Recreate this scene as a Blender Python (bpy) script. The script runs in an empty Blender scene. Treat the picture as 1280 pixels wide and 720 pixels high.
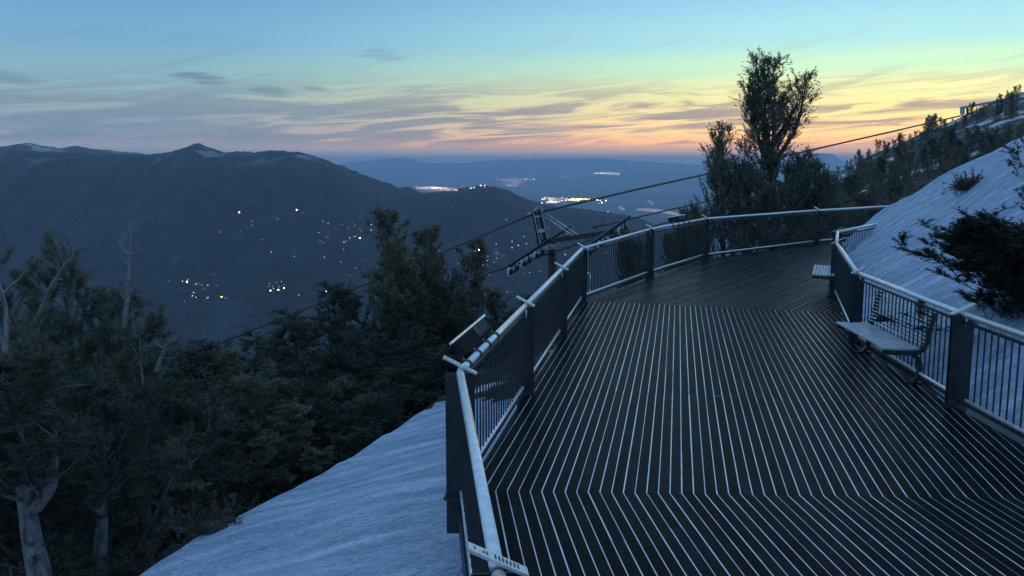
import bpy, math, random
import numpy as np
from mathutils import Vector
from mathutils.bvhtree import BVHTree

rng = np.random.default_rng(7)
random.seed(7)
scene = bpy.context.scene
COL = scene.collection
R = math.radians
H = 2.85                       # eye height above the deck boards
FPX = 1100.0                   # focal length in pixels of the 1280 px wide photo
PITCH = math.atan(158 / FPX)
CP, SP = math.cos(PITCH), math.sin(PITCH)


# ------------------------------------------------------------------ pixel <-> world
def ray(x, y):
    u, v = (x - 640) / FPX, (360 - y) / FPX
    return np.array([u, CP + v * SP, -SP + v * CP])


def P(x, y, z=0.0):            # the point at height z seen at a pixel of the photo
    d = ray(x, y)
    return np.array([0, 0, H]) + d * ((z - H) / d[2])


def At(x, y, D):               # the point at distance D (along Y) seen at a pixel
    d = ray(x, y)
    return np.array([0, 0, H]) + d * (D / d[1])


def proj(p):
    q = np.asarray(p, float) - np.array([0, 0, H])
    zc = q[1] * CP - q[2] * SP
    yc = q[1] * SP + q[2] * CP
    return 640 + FPX * q[0] / zc, 360 - FPX * yc / zc


# ------------------------------------------------------------------ object helpers
def tag(o, label=None, cat=None, group=None, kind=None):
    if label: o['label'] = label
    if cat: o['category'] = cat
    if group: o['group'] = group
    if kind: o['kind'] = kind
    return o


def empty(name, loc=(0, 0, 0), rz=0.0, label=None, cat=None, group=None):
    o = bpy.data.objects.new(name, None)
    o.empty_display_size = 0.2
    COL.objects.link(o)
    o.location = [float(a) for a in loc]
    o.rotation_euler = (0, 0, rz)
    return tag(o, label, cat, group)


class MB:
    """Collects vertices and faces, links them as ONE mesh object."""
    def __init__(self):
        self.v, self.f, self.m, self.n = [], [], [], 0
        self.tone = []

    def add(self, v, f, m=0, tone=0.5):
        v = np.asarray(v, float).reshape(-1, 3)
        self.v.append(v)
        for q in f:
            self.f.append(tuple(i + self.n for i in q)); self.m.append(m); self.tone.append(tone)
        self.n += len(v)

    def box(self, c, s, rz=0.0, m=0, ax=None):
        """box of size s centred at c; ax = three axis vectors, or a turn rz about z"""
        s = np.asarray(s, float) / 2
        if ax is None:
            ax = [(math.cos(rz), math.sin(rz), 0), (-math.sin(rz), math.cos(rz), 0), (0, 0, 1)]
        ax = np.asarray(ax, float)
        k = np.array([(-1, -1, -1), (1, -1, -1), (1, 1, -1), (-1, 1, -1), (-1, -1, 1), (1, -1, 1), (1, 1, 1), (-1, 1, 1)])
        v = np.asarray(c, float) + (k * s) @ ax
        self.add(v, [(0, 3, 2, 1), (4, 5, 6, 7), (0, 1, 5, 4), (1, 2, 6, 5), (2, 3, 7, 6), (3, 0, 4, 7)], m)

    def bar(self, a, b, w, h, m=0, up=(0, 0, 1)):
        """rectangular bar from a to b"""
        a, b = np.asarray(a, float), np.asarray(b, float)
        d = b - a; L = np.linalg.norm(d); d /= L
        up = np.asarray(up, float)
        s = np.cross(d, up)
        if np.linalg.norm(s) < 1e-6: s = np.cross(d, (1, 0, 0))
        s /= np.linalg.norm(s); t = np.cross(s, d)
        self.box((a + b) / 2, (L, w, h), m=m, ax=[d, s, t])

    def tube(self, pts, rad, n=8, m=0, cap=True):
        pts = np.asarray(pts, float)
        rad = np.full(len(pts), rad) if np.isscalar(rad) else np.asarray(rad, float)
        t = np.gradient(pts, axis=0)
        t /= np.linalg.norm(t, axis=1)[:, None] + 1e-12
        ref = np.array([0, 0, 1.0]) if abs(t[0][2]) < 0.9 else np.array([1.0, 0, 0])
        rings = []
        s = np.cross(t[0], ref); s /= np.linalg.norm(s)
        a = np.arange(n) * 2 * math.pi / n
        for i in range(len(pts)):
            s = s - t[i] * (s @ t[i]); s /= np.linalg.norm(s) + 1e-12
            u = np.cross(t[i], s)
            rings.append(pts[i] + rad[i] * (np.cos(a)[:, None] * s + np.sin(a)[:, None] * u))
        f = []
        for i in range(len(pts) - 1):
            for j in range(n):
                k = (j + 1) % n
                f.append((i * n + j, i * n + k, (i + 1) * n + k, (i + 1) * n + j))
        if cap:
            f.append(tuple(range(n - 1, -1, -1))); f.append(tuple((len(pts) - 1) * n + j for j in range(n)))
        self.add(np.concatenate(rings), f, m)

    def build(self, name, mats, parent=None, smooth=False, tone=False):
        me = bpy.data.meshes.new(name)
        v = np.concatenate(self.v) if self.v else np.zeros((0, 3))
        me.from_pydata(v.tolist(), [], self.f)
        if not isinstance(mats, (list, tuple)): mats = [mats]
        for k in mats: me.materials.append(k)
        me.polygons.foreach_set('material_index', self.m)
        if smooth: me.polygons.foreach_set('use_smooth', [True] * len(self.f))
        if tone:
            at = me.attributes.new('tone', 'FLOAT', 'FACE'); at.data.foreach_set('value', self.tone)
        me.update()
        o = bpy.data.objects.new(name, me); COL.objects.link(o)
        if parent is not None: o.parent = parent
        return o


def tri_mesh(name, tris, mat, parent=None):
    """tris: (N,3,3) array of loose triangles -> one mesh object (needle foliage)"""
    n = len(tris)
    me = bpy.data.meshes.new(name)
    me.vertices.add(3 * n); me.vertices.foreach_set('co', tris.astype(np.float32).ravel())
    me.loops.add(3 * n); me.loops.foreach_set('vertex_index', np.arange(3 * n, dtype=np.int32))
    me.polygons.add(n); me.polygons.foreach_set('loop_start', np.arange(0, 3 * n, 3, dtype=np.int32))
    me.materials.append(mat); me.update(calc_edges=True); me.validate()
    o = bpy.data.objects.new(name, me); COL.objects.link(o)
    if parent is not None: o.parent = parent
    return o


def grid_mesh(name, pts, mats, midx=None, smooth=True):
    """pts: (a,b,3) grid of points"""
    a, b = pts.shape[:2]
    idx = np.arange(a * b).reshape(a, b)
    f = np.stack([idx[:-1, :-1], idx[1:, :-1], idx[1:, 1:], idx[:-1, 1:]], -1).reshape(-1, 4)
    me = bpy.data.meshes.new(name)
    me.from_pydata(pts.reshape(-1, 3).tolist(), [], f.tolist())
    for k in (mats if isinstance(mats, (list, tuple)) else [mats]): me.materials.append(k)
    if midx is not None: me.polygons.foreach_set('material_index', midx.astype(np.int32).ravel())
    if smooth: me.polygons.foreach_set('use_smooth', [True] * len(f))
    me.update()
    o = bpy.data.objects.new(name, me); COL.objects.link(o)
    return o


# ------------------------------------------------------------------ numpy noise for relief
_G = rng.random((256, 256))


def vnoise(x, y):
    x, y = np.asarray(x, float), np.asarray(y, float)
    xi, yi = np.floor(x).astype(int), np.floor(y).astype(int)
    fx, fy = x - xi, y - yi
    fx, fy = fx * fx * (3 - 2 * fx), fy * fy * (3 - 2 * fy)
    g = lambda i, j: _G[i % 256, j % 256]
    return (g(xi, yi) * (1 - fx) * (1 - fy) + g(xi + 1, yi) * fx * (1 - fy) + g(xi, yi + 1) * (1 - fx) * fy + g(xi + 1, yi + 1) * fx * fy) * 2 - 1


def fbm(x, y, o=4):
    s, a = 0, 1.0
    for i in range(o):
        s = s + a * vnoise(x * 2 ** i + 17.3 * i, y * 2 ** i + 5.1 * i); a *= 0.5
    return s


def smooth(e0, e1, x):
    t = np.clip((np.asarray(x, float) - e0) / (e1 - e0), 0, 1)
    return t * t * (3 - 2 * t)


# ------------------------------------------------------------------ materials
def lin(r, g, b):
    return tuple(((c / 255) / 12.92 if c / 255 <= .04045 else ((c / 255 + .055) / 1.055) ** 2.4) for c in (r, g, b)) + (1.0,)


def mat(name, col, rough=0.6, metal=0.0, var=0.0, vscale=5.0, bump=0.0, bscale=20.0, col2=None, spec=0.5, detail=4, attr=False, stretch=None):
    m = bpy.data.materials.new(name); m.use_nodes = True
    nt = m.node_tree; N, L = nt.nodes, nt.links
    b = N['Principled BSDF']
    b.inputs['Roughness'].default_value = rough; b.inputs['Metallic'].default_value = metal
    b.inputs['Specular IOR Level'].default_value = spec
    c = tuple(col) + (1.0,) if len(col) == 3 else col
    b.inputs['Base Color'].default_value = c
    if var or col2 or bump:
        tc = N.new('ShaderNodeTexCoord'); src = tc.outputs['Object']
        if stretch:
            mp = N.new('ShaderNodeMapping'); mp.inputs['Scale'].default_value = stretch; L.new(src, mp.inputs[0]); src = mp.outputs[0]
    if var or col2:
        nz = N.new('ShaderNodeTexNoise'); nz.inputs['Scale'].default_value = vscale; nz.inputs['Detail'].default_value = detail
        L.new(src, nz.inputs['Vector'])
        rp = N.new('ShaderNodeValToRGB')
        rp.color_ramp.elements[0].position = .35; rp.color_ramp.elements[1].position = .65
        c2 = (tuple(col2) + (1.0,)) if col2 else tuple(min(1, k * (1 + var)) for k in c[:3]) + (1.0,)
        c1 = c if col2 else tuple(k * (1 - var) for k in c[:3]) + (1.0,)
        rp.color_ramp.elements[0].color = c1; rp.color_ramp.elements[1].color = c2
        L.new(nz.outputs['Fac'], rp.inputs[0]); out = rp.outputs[0]
        if attr:
            at = N.new('ShaderNodeAttribute'); at.attribute_name = 'tone'
            mr = N.new('ShaderNodeMapRange'); mr.inputs[3].default_value = .5; mr.inputs[4].default_value = 1.6
            L.new(at.outputs['Fac'], mr.inputs[0])
            mx = N.new('ShaderNodeMix'); mx.data_type = 'RGBA'; mx.blend_type = 'MULTIPLY'; mx.inputs[0].default_value = 1
            L.new(out, mx.inputs[6]); L.new(mr.outputs[0], mx.inputs[7]); out = mx.outputs[2]
        L.new(out, b.inputs['Base Color'])
    if bump:
        n2 = N.new('ShaderNodeTexNoise'); n2.inputs['Scale'].default_value = bscale; n2.inputs['Detail'].default_value = 5
        L.new(src, n2.inputs['Vector'])
        bp = N.new('ShaderNodeBump'); bp.inputs['Strength'].default_value = bump; bp.inputs['Distance'].default_value = 0.05
        L.new(n2.outputs['Fac'], bp.inputs['Height']); L.new(bp.outputs[0], b.inputs['Normal'])
    return m


def patch_mat(name, ca, cb, scale, lo, hi, rough=.9, fine=None, bump=.4, detail=8, stretch=(1, 1, 1), alt=None, pale=None):
    """two ground covers broken up by noise (snow between dark ground). alt=(z0,z1): cover cb only shows where the ground is high."""
    m = bpy.data.materials.new(name); m.use_nodes = True
    nt = m.node_tree; N, L = nt.nodes, nt.links
    b = N['Principled BSDF']; b.inputs['Roughness'].default_value = rough; b.inputs['Specular IOR Level'].default_value = .2
    tc = N.new('ShaderNodeTexCoord'); mp = N.new('ShaderNodeMapping'); mp.inputs['Scale'].default_value = stretch
    L.new(tc.outputs['Object'], mp.inputs[0])
    nz = N.new('ShaderNodeTexNoise'); nz.inputs['Scale'].default_value = scale; nz.inputs['Detail'].default_value = detail; nz.inputs['Roughness'].default_value = .65
    L.new(mp.outputs[0], nz.inputs['Vector'])
    mr = N.new('ShaderNodeMapRange'); mr.interpolation_type = 'SMOOTHSTEP'
    mr.inputs[1].default_value = lo; mr.inputs[2].default_value = hi
    L.new(nz.outputs['Fac'], mr.inputs[0]); fac = mr.outputs[0]
    if alt:
        sp = N.new('ShaderNodeSeparateXYZ'); L.new(tc.outputs['Object'], sp.inputs[0])
        ma = N.new('ShaderNodeMapRange'); ma.inputs[1].default_value = alt[0]; ma.inputs[2].default_value = alt[1]
        L.new(sp.outputs[2], ma.inputs[0])
        mu = N.new('ShaderNodeMath'); mu.operation = 'MULTIPLY'; L.new(fac, mu.inputs[0]); L.new(ma.outputs[0], mu.inputs[1]); fac = mu.outputs[0]
    f2 = N.new('ShaderNodeTexNoise'); f2.inputs['Scale'].default_value = fine or scale * 6; f2.inputs['Detail'].default_value = 5
    L.new(tc.outputs['Object'], f2.inputs['Vector'])
    rp = N.new('ShaderNodeValToRGB'); rp.color_ramp.elements[0].position = .35; rp.color_ramp.elements[1].position = .68
    rp.color_ramp.elements[0].color = tuple(k * .45 for k in ca) + (1,); rp.color_ramp.elements[1].color = tuple(k * 1.7 for k in ca) + (1,)
    L.new(f2.outputs['Fac'], rp.inputs[0])
    base = rp.outputs[0]
    if pale:                                   # clearings and thinner woods
        n3 = N.new('ShaderNodeTexNoise'); n3.inputs['Scale'].default_value = pale; n3.inputs['Detail'].default_value = 9; n3.inputs['Roughness'].default_value = .72
        L.new(mp.outputs[0], n3.inputs['Vector'])
        m3 = N.new('ShaderNodeMapRange'); m3.interpolation_type = 'SMOOTHSTEP'; m3.inputs[1].default_value = .52; m3.inputs[2].default_value = .74
        L.new(n3.outputs['Fac'], m3.inputs[0])
        x3 = N.new('ShaderNodeMix'); x3.data_type = 'RGBA'; L.new(m3.outputs[0], x3.inputs[0]); L.new(base, x3.inputs[6]); x3.inputs[7].default_value = (.085, .088, .092, 1); base = x3.outputs[2]
    mx = N.new('ShaderNodeMix'); mx.data_type = 'RGBA'
    L.new(fac, mx.inputs[0]); L.new(base, mx.inputs[6]); mx.inputs[7].default_value = tuple(cb) + (1,)
    L.new(mx.outputs[2], b.inputs['Base Color'])
    bp = N.new('ShaderNodeBump'); bp.inputs['Strength'].default_value = bump; bp.inputs['Distance'].default_value = 1.0 / scale * .2
    L.new(f2.outputs['Fac'], bp.inputs['Height']); L.new(bp.outputs[0], b.inputs['Normal'])
    return m


def emis(name, col, s):
    m = bpy.data.materials.new(name); m.use_nodes = True
    b = m.node_tree.nodes['Principled BSDF']
    b.inputs['Base Color'].default_value = (.02, .02, .02, 1)
    b.inputs['Emission Color'].default_value = tuple(col) + (1,); b.inputs['Emission Strength'].default_value = s
    return m


M = {}
M['plank'] = mat('wet_dark_timber', (.0045, .006, .007), rough=.36, col2=(.011, .0125, .0135), vscale=9, bump=.16, bscale=60, attr=True, spec=.016, stretch=(1, .3, 1))
M['packed_snow'] = mat('glazed_snow', (.90, .90, .90), rough=.3, col2=(.55, .56, .58), vscale=4, spec=.6, detail=8)
_b = M['packed_snow'].node_tree.nodes['Principled BSDF']; _b.inputs['Coat Weight'].default_value = 1.0; _b.inputs['Coat Roughness'].default_value = .18; _b.inputs['Coat IOR'].default_value = 1.9
M['steel'] = mat('galvanised_steel', (.80, .82, .84), rough=.36, metal=.6, var=.12, vscale=14, bump=.05, bscale=40)
M['dark_steel'] = mat('dark_painted_steel', (.016, .022, .028), rough=.5, var=.35, vscale=8)
M['cap'] = mat('pale_metal_plate', (.58, .62, .63), rough=.4, metal=.45, var=.12, vscale=30)
M['ink'] = mat('engraved_dark', (.03, .04, .045), rough=.7)
M['bench_wood'] = mat('weathered_pale_slat', (.40, .44, .48), rough=.45, var=.2, vscale=12, stretch=(.2, 1, 1))
M['panel'] = mat('printed_panel', (.04, .04, .05), rough=.8, spec=.1, col2=(.11, .105, .12), vscale=6)
M['panel_back'] = mat('dark_panel_face', (.012, .013, .015), rough=.85, spec=.08, var=.4, vscale=9)
M['rock'] = mat('granite', (.03, .03, .03), rough=.9, var=.5, vscale=7, bump=.8, bscale=12)
M['bark'] = mat('grey_bark', (.075, .065, .058), rough=.9, var=.45, vscale=9, bump=.9, bscale=22, stretch=(1, 1, .25))
M['pale_bark'] = mat('silvery_bark', (.15, .147, .147), rough=.9, var=.6, vscale=9, bump=.9, bscale=22, stretch=(1, 1, .25))
M['dead'] = mat('bleached_deadwood', (.20, .195, .19), rough=.85, var=.25, vscale=14)
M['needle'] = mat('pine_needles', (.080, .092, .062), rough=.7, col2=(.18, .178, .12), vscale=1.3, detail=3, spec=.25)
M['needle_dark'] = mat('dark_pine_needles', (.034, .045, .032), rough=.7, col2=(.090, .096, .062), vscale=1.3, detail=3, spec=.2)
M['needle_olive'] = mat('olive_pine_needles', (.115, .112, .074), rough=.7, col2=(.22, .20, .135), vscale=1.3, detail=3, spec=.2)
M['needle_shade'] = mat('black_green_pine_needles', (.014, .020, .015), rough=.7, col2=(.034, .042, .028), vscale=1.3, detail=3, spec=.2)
M['brush'] = mat('brown_twigs', (.06, .045, .035), rough=.9, col2=(.11, .085, .06), vscale=3)
M['tower'] = mat('weathered_tower_steel', (.035, .04, .045), rough=.5, metal=.4, var=.3, vscale=3)
M['tower_pale'] = mat('pale_galvanised_frame', (.45, .48, .48), rough=.5, metal=.3, var=.25, vscale=4)
M['rubber'] = mat('sheave_rim', (.55, .57, .58), rough=.6, var=.25, vscale=8)
M['cable'] = mat('greased_wire_rope', (.02, .024, .03), rough=.55)


def snow_mat():
    m = bpy.data.materials.new('old_snow'); m.use_nodes = True
    nt = m.node_tree; N, L = nt.nodes, nt.links
    b = N['Principled BSDF']; b.inputs['Roughness'].default_value = .7; b.inputs['Specular IOR Level'].default_value = .25
    tc = N.new('ShaderNodeTexCoord')
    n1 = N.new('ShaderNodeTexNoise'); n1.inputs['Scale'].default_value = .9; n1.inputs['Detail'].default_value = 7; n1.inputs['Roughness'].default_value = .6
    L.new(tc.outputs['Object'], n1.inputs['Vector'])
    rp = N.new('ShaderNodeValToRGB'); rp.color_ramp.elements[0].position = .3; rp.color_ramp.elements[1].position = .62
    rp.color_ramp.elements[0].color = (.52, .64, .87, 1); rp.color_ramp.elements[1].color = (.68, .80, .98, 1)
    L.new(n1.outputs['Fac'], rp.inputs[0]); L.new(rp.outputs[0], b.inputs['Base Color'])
    mp = N.new('ShaderNodeMapping'); mp.inputs['Rotation'].default_value = (0, 0, R(-28)); mp.inputs['Scale'].default_value = (.45, 2.2, 1)
    L.new(tc.outputs['Object'], mp.inputs[0])
    n2 = N.new('ShaderNodeTexNoise'); n2.inputs['Scale'].default_value = 1.6; n2.inputs['Detail'].default_value = 6; n2.inputs['Roughness'].default_value = .6; n2.inputs['Distortion'].default_value = .5
    L.new(mp.outputs[0], n2.inputs['Vector'])
    bp = N.new('ShaderNodeBump'); bp.inputs['Strength'].default_value = 1.0; bp.inputs['Distance'].default_value = .8
    L.new(n2.outputs['Fac'], bp.inputs['Height'])
    n4 = N.new('ShaderNodeTexNoise'); n4.inputs['Scale'].default_value = 9; n4.inputs['Detail'].default_value = 6; n4.inputs['Roughness'].default_value = .65
    L.new(mp.outputs[0], n4.inputs['Vector'])
    b2_ = N.new('ShaderNodeBump'); b2_.inputs['Strength'].default_value = .5; b2_.inputs['Distance'].default_value = .12
    L.new(n4.outputs['Fac'], b2_.inputs['Height']); L.new(bp.outputs[0], b2_.inputs['Normal']); L.new(b2_.outputs[0], b.inputs['Normal'])
    return m


M['snow'] = snow_mat()
M['forest_floor'] = patch_mat('forest_floor', (.020, .018, .014), (.6, .63, .68), .5, .60, .66, fine=3)
M['hillside'] = patch_mat('scrub_and_snow', (.060, .050, .042), (.60, .62, .66), .13, .545, .60, fine=.9, stretch=(1, .5, 1))
M['mountain'] = patch_mat('dark_forest', (.016, .020, .022), (.34, .37, .42), .016, .53, .61, fine=.11, alt=(-6, 20), bump=1.0, stretch=(1, .45, 1), pale=.022)
M['mountain_snow'] = patch_mat('snow_streaked_forest', (.014, .02, .019), (.55, .58, .64), .010, .50, .60, fine=.03, bump=.5, alt=(15, 45))
M['ridge'] = patch_mat('distant_forest', (.02, .027, .024), (.05, .055, .05), .003, .45, .6, fine=.01, bump=.3)
M['valley'] = patch_mat('valley_meadow_and_forest', (.030, .034, .030), (.09, .095, .09), .0022, .46, .60, fine=.012, bump=.1)
M['water'] = mat('still_water', (.02, .03, .04), rough=.015, spec=.8)

# ------------------------------------------------------------------ camera
cam = bpy.data.cameras.new('camera'); co = bpy.data.objects.new('camera', cam); COL.objects.link(co)
cam.sensor_width = 36; cam.lens = FPX * 36 / 1280
cam.clip_start = .1; cam.clip_end = 60000
co.location = (0, 0, H); co.rotation_euler = (R(90) - PITCH, 0, 0)
scene.camera = co

# ------------------------------------------------------------------ sky
SUN_AZ = R(27)


def build_world():
    w = bpy.data.worlds.new('World'); scene.world = w; w.use_nodes = True
    nt = w.node_tree; N, L = nt.nodes, nt.links
    bg = N['Background']

    def mth(op, a, b=None, c=None, clamp=False):
        n = N.new('ShaderNodeMath'); n.operation = op; n.use_clamp = clamp
        for i, k in enumerate((a, b, c)):
            if k is None: continue
            if isinstance(k, (int, float)): n.inputs[i].default_value = k
            else: L.new(k, n.inputs[i])
        return n.outputs[0]

    def step(x, lo, hi):
        n = N.new('ShaderNodeMapRange'); n.interpolation_type = 'SMOOTHSTEP'
        L.new(x, n.inputs[0]); n.inputs[1].default_value = lo; n.inputs[2].default_value = hi
        return n.outputs[0]

    def ramp(x, stops):
        n = N.new('ShaderNodeValToRGB'); cr = n.color_ramp; cr.interpolation = 'EASE'
        while len(cr.elements) > 1: cr.elements.remove(cr.elements[-1])
        cr.elements[0].position = stops[0][0]; cr.elements[0].color = lin(*stops[0][1])
        for p, c, *k in stops[1:]:
            e = cr.elements.new(p); e.color = tuple(v * (k[0] if k else 1) for v in lin(*c)[:3]) + (1,)
        L.new(x, n.inputs[0]); return n.outputs[0]

    def mix(f, a, b):
        n = N.new('ShaderNodeMix'); n.data_type = 'RGBA'
        L.new(f, n.inputs[0]) if not isinstance(f, float) else setattr(n.inputs[0], 'default_value', f)
        for k, i in ((a, 6), (b, 7)):
            if isinstance(k, tuple): n.inputs[i].default_value = k
            else: L.new(k, n.inputs[i])
        return n.outputs[2]

    tc = N.new('ShaderNodeTexCoord'); sp = N.new('ShaderNodeSeparateXYZ'); L.new(tc.outputs['Generated'], sp.inputs[0])
    x, y, z = sp.outputs
    el = mth('ARCSINE', z)
    az = mth('ARCTAN2', x, y)
    d = mth('ABSOLUTE', mth('SUBTRACT', az, float(SUN_AZ)))
    # position of the ramps: square root of the elevation gives room near the horizon
    e = mth('SQRT', mth('MAXIMUM', mth('DIVIDE', el, math.pi / 2), 0.0))

    def s(deg): return math.sqrt(deg / 90)
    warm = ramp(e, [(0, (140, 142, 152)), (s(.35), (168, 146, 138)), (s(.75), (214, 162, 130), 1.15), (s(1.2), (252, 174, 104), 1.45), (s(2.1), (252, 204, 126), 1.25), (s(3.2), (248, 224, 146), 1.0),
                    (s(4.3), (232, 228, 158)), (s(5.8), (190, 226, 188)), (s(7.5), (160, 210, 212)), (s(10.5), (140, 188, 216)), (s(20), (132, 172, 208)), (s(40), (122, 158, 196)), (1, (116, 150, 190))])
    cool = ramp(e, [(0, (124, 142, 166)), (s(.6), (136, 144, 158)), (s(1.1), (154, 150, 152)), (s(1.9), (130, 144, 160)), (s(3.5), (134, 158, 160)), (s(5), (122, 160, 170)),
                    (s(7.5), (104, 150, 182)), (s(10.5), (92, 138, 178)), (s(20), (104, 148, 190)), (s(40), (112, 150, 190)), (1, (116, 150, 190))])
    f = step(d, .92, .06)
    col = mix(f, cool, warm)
    # long thin clouds low in the west
    cv = N.new('ShaderNodeCombineXYZ')
    L.new(mth('MULTIPLY', az, 8.0), cv.inputs[0])
    L.new(mth('SUBTRACT', mth('MULTIPLY', el, 105.0), mth('MULTIPLY', az, 6.5)), cv.inputs[1])
    nz = N.new('ShaderNodeTexNoise'); nz.inputs['Scale'].default_value = .8; nz.inputs['Detail'].default_value = 10; nz.inputs['Roughness'].default_value = .66; nz.inputs['Distortion'].default_value = .75
    L.new(cv.outputs[0], nz.inputs['Vector'])
    band = mth('MULTIPLY', step(el, .008, .026), step(el, .105, .05))
    cl = mth('MULTIPLY', mth('MULTIPLY', step(mth('ADD', nz.outputs['Fac'], mth('MULTIPLY', mth('SUBTRACT', 1.0, f), .07)), .44, .60), band), .85)
    ccol = mix(f, lin(106, 126, 145), lin(142, 124, 128))
    # fine high streaks
    cv2 = N.new('ShaderNodeCombineXYZ')
    L.new(mth('MULTIPLY', az, 4.0), cv2.inputs[0])
    L.new(mth('SUBTRACT', mth('MULTIPLY', el, 60.0), mth('MULTIPLY', az, 14.0)), cv2.inputs[1])
    n2 = N.new('ShaderNodeTexNoise'); n2.inputs['Scale'].default_value = 1.1; n2.inputs['Detail'].default_value = 6; n2.inputs['Distortion'].default_value = .4
    L.new(cv2.outputs[0], n2.inputs['Vector'])
    band2 = mth('MULTIPLY', step(el, .05, .075), step(el, .16, .09))
    cl2 = mth('MULTIPLY', mth('MULTIPLY', step(n2.outputs['Fac'], .54, .72), band2), .35)
    col = mix(cl2, col, mix(f, lin(96, 122, 146), lin(150, 165, 160)))
    col = mix(cl, col, ccol)
    # a few separate small lens clouds
    for (px, py, w_, h_, k) in ((255, 106, 34, 7, .8), (335, 117, 32, 7, .8), (395, 115, 18, 3, .5), (478, 75, 34, 10, .45), (5, 110, 40, 7, .5)):
        a0 = math.atan((px - 640) / 1111.0); e0 = (202 - py) / 1111.0
        u = mth('DIVIDE', mth('SUBTRACT', az, a0), w_ / 1111.0)
        v = mth('DIVIDE', mth('SUBTRACT', mth('SUBTRACT', el, e0), mth('MULTIPLY', mth('SUBTRACT', az, a0), -.10)), h_ / 1111.0)
        r2 = mth('ADD', mth('MULTIPLY', u, u), mth('MULTIPLY', v, v))
        r3 = mth('ADD', r2, mth('MULTIPLY', mth('SUBTRACT', nz.outputs['Fac'], .5), 6.5))
        col = mix(mth('MULTIPLY', step(r3, 1.3, -.6), k), col, lin(84, 104, 128))
    sk = N.new('ShaderNodeTexSky'); sk.sky_type = 'NISHITA'; sk.sun_disc = False
    sk.sun_elevation = R(1.5); sk.sun_rotation = SUN_AZ; sk.altitude = 2500; sk.ozone_density = 2
    # the physical sky, dimmed to dusk, under the twilight colours
    ns = N.new('ShaderNodeVectorMath'); ns.operation = 'SCALE'; L.new(sk.outputs[0], ns.inputs[0]); ns.inputs['Scale'].default_value = .006
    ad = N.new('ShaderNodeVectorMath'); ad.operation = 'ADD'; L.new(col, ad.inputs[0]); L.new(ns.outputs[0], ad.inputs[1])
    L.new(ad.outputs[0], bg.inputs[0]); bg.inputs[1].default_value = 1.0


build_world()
sl = bpy.data.lights.new('sun', 'SUN'); so = bpy.data.objects.new('sun', sl); COL.objects.link(so)
sl.energy = .10; sl.angle = R(12); sl.color = (1, .62, .36)
sd = Vector((math.sin(SUN_AZ), math.cos(SUN_AZ), math.sin(R(2.5))))
so.rotation_euler = sd.to_track_quat('Z', 'Y').to_euler()

# ------------------------------------------------------------------ deck outline
HL, HF = 1.12, 1.2             # rail heights of the near and of the far railing
A0 = P(622, 712, HL)[:2]; A1 = P(575, 463, HL)[:2]; A2 = P(728, 310, HL)[:2]
dirA = (A1 - A0) / np.linalg.norm(A1 - A0)
Am = A0 - dirA * 5.5
A3 = P(813, 286, HF)[:2]; A4 = P(882, 273, HF)[:2]; A5 = P(1022, 262.5, HF)[:2]; A6 = P(1125, 256.5, HF)[:2]
B0 = P(1203, 391, HL)[:2]; B1 = P(1073, 341, HL)[:2]; B2 = P(1046, 304, HL)[:2]; B3 = P(1047, 289, HF)[:2]; B4 = P(1100, 279, HF)[:2]
Bn = P(1296, 423, HL)[:2]
Bm = Bn + (Bn - B0) / np.linalg.norm(Bn - B0) * 10
S0, S1 = P(605, 613)[:2], P(1275, 623)[:2]      # seam between the two near runs of boards
T0, T1 = P(733, 376)[:2], P(1045, 391)[:2]      # seam to the far run


def clip(poly, p, n):
    """keep the side of the line through p with normal n"""
    out = []
    for i in range(len(poly)):
        a, b = poly[i], poly[(i + 1) % len(poly)]
        da, db = (a - p) @ n, (b - p) @ n
        if da >= 0: out.append(a)
        if da * db < 0: out.append(a + (b - a) * (da / (da - db)))
    return out


def cross2(a, b): return a[0] * b[1] - a[1] * b[0]


def meet(p, d, q, e):
    t = cross2(q - p, e) / cross2(d, e)
    return p + d * t


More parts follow.
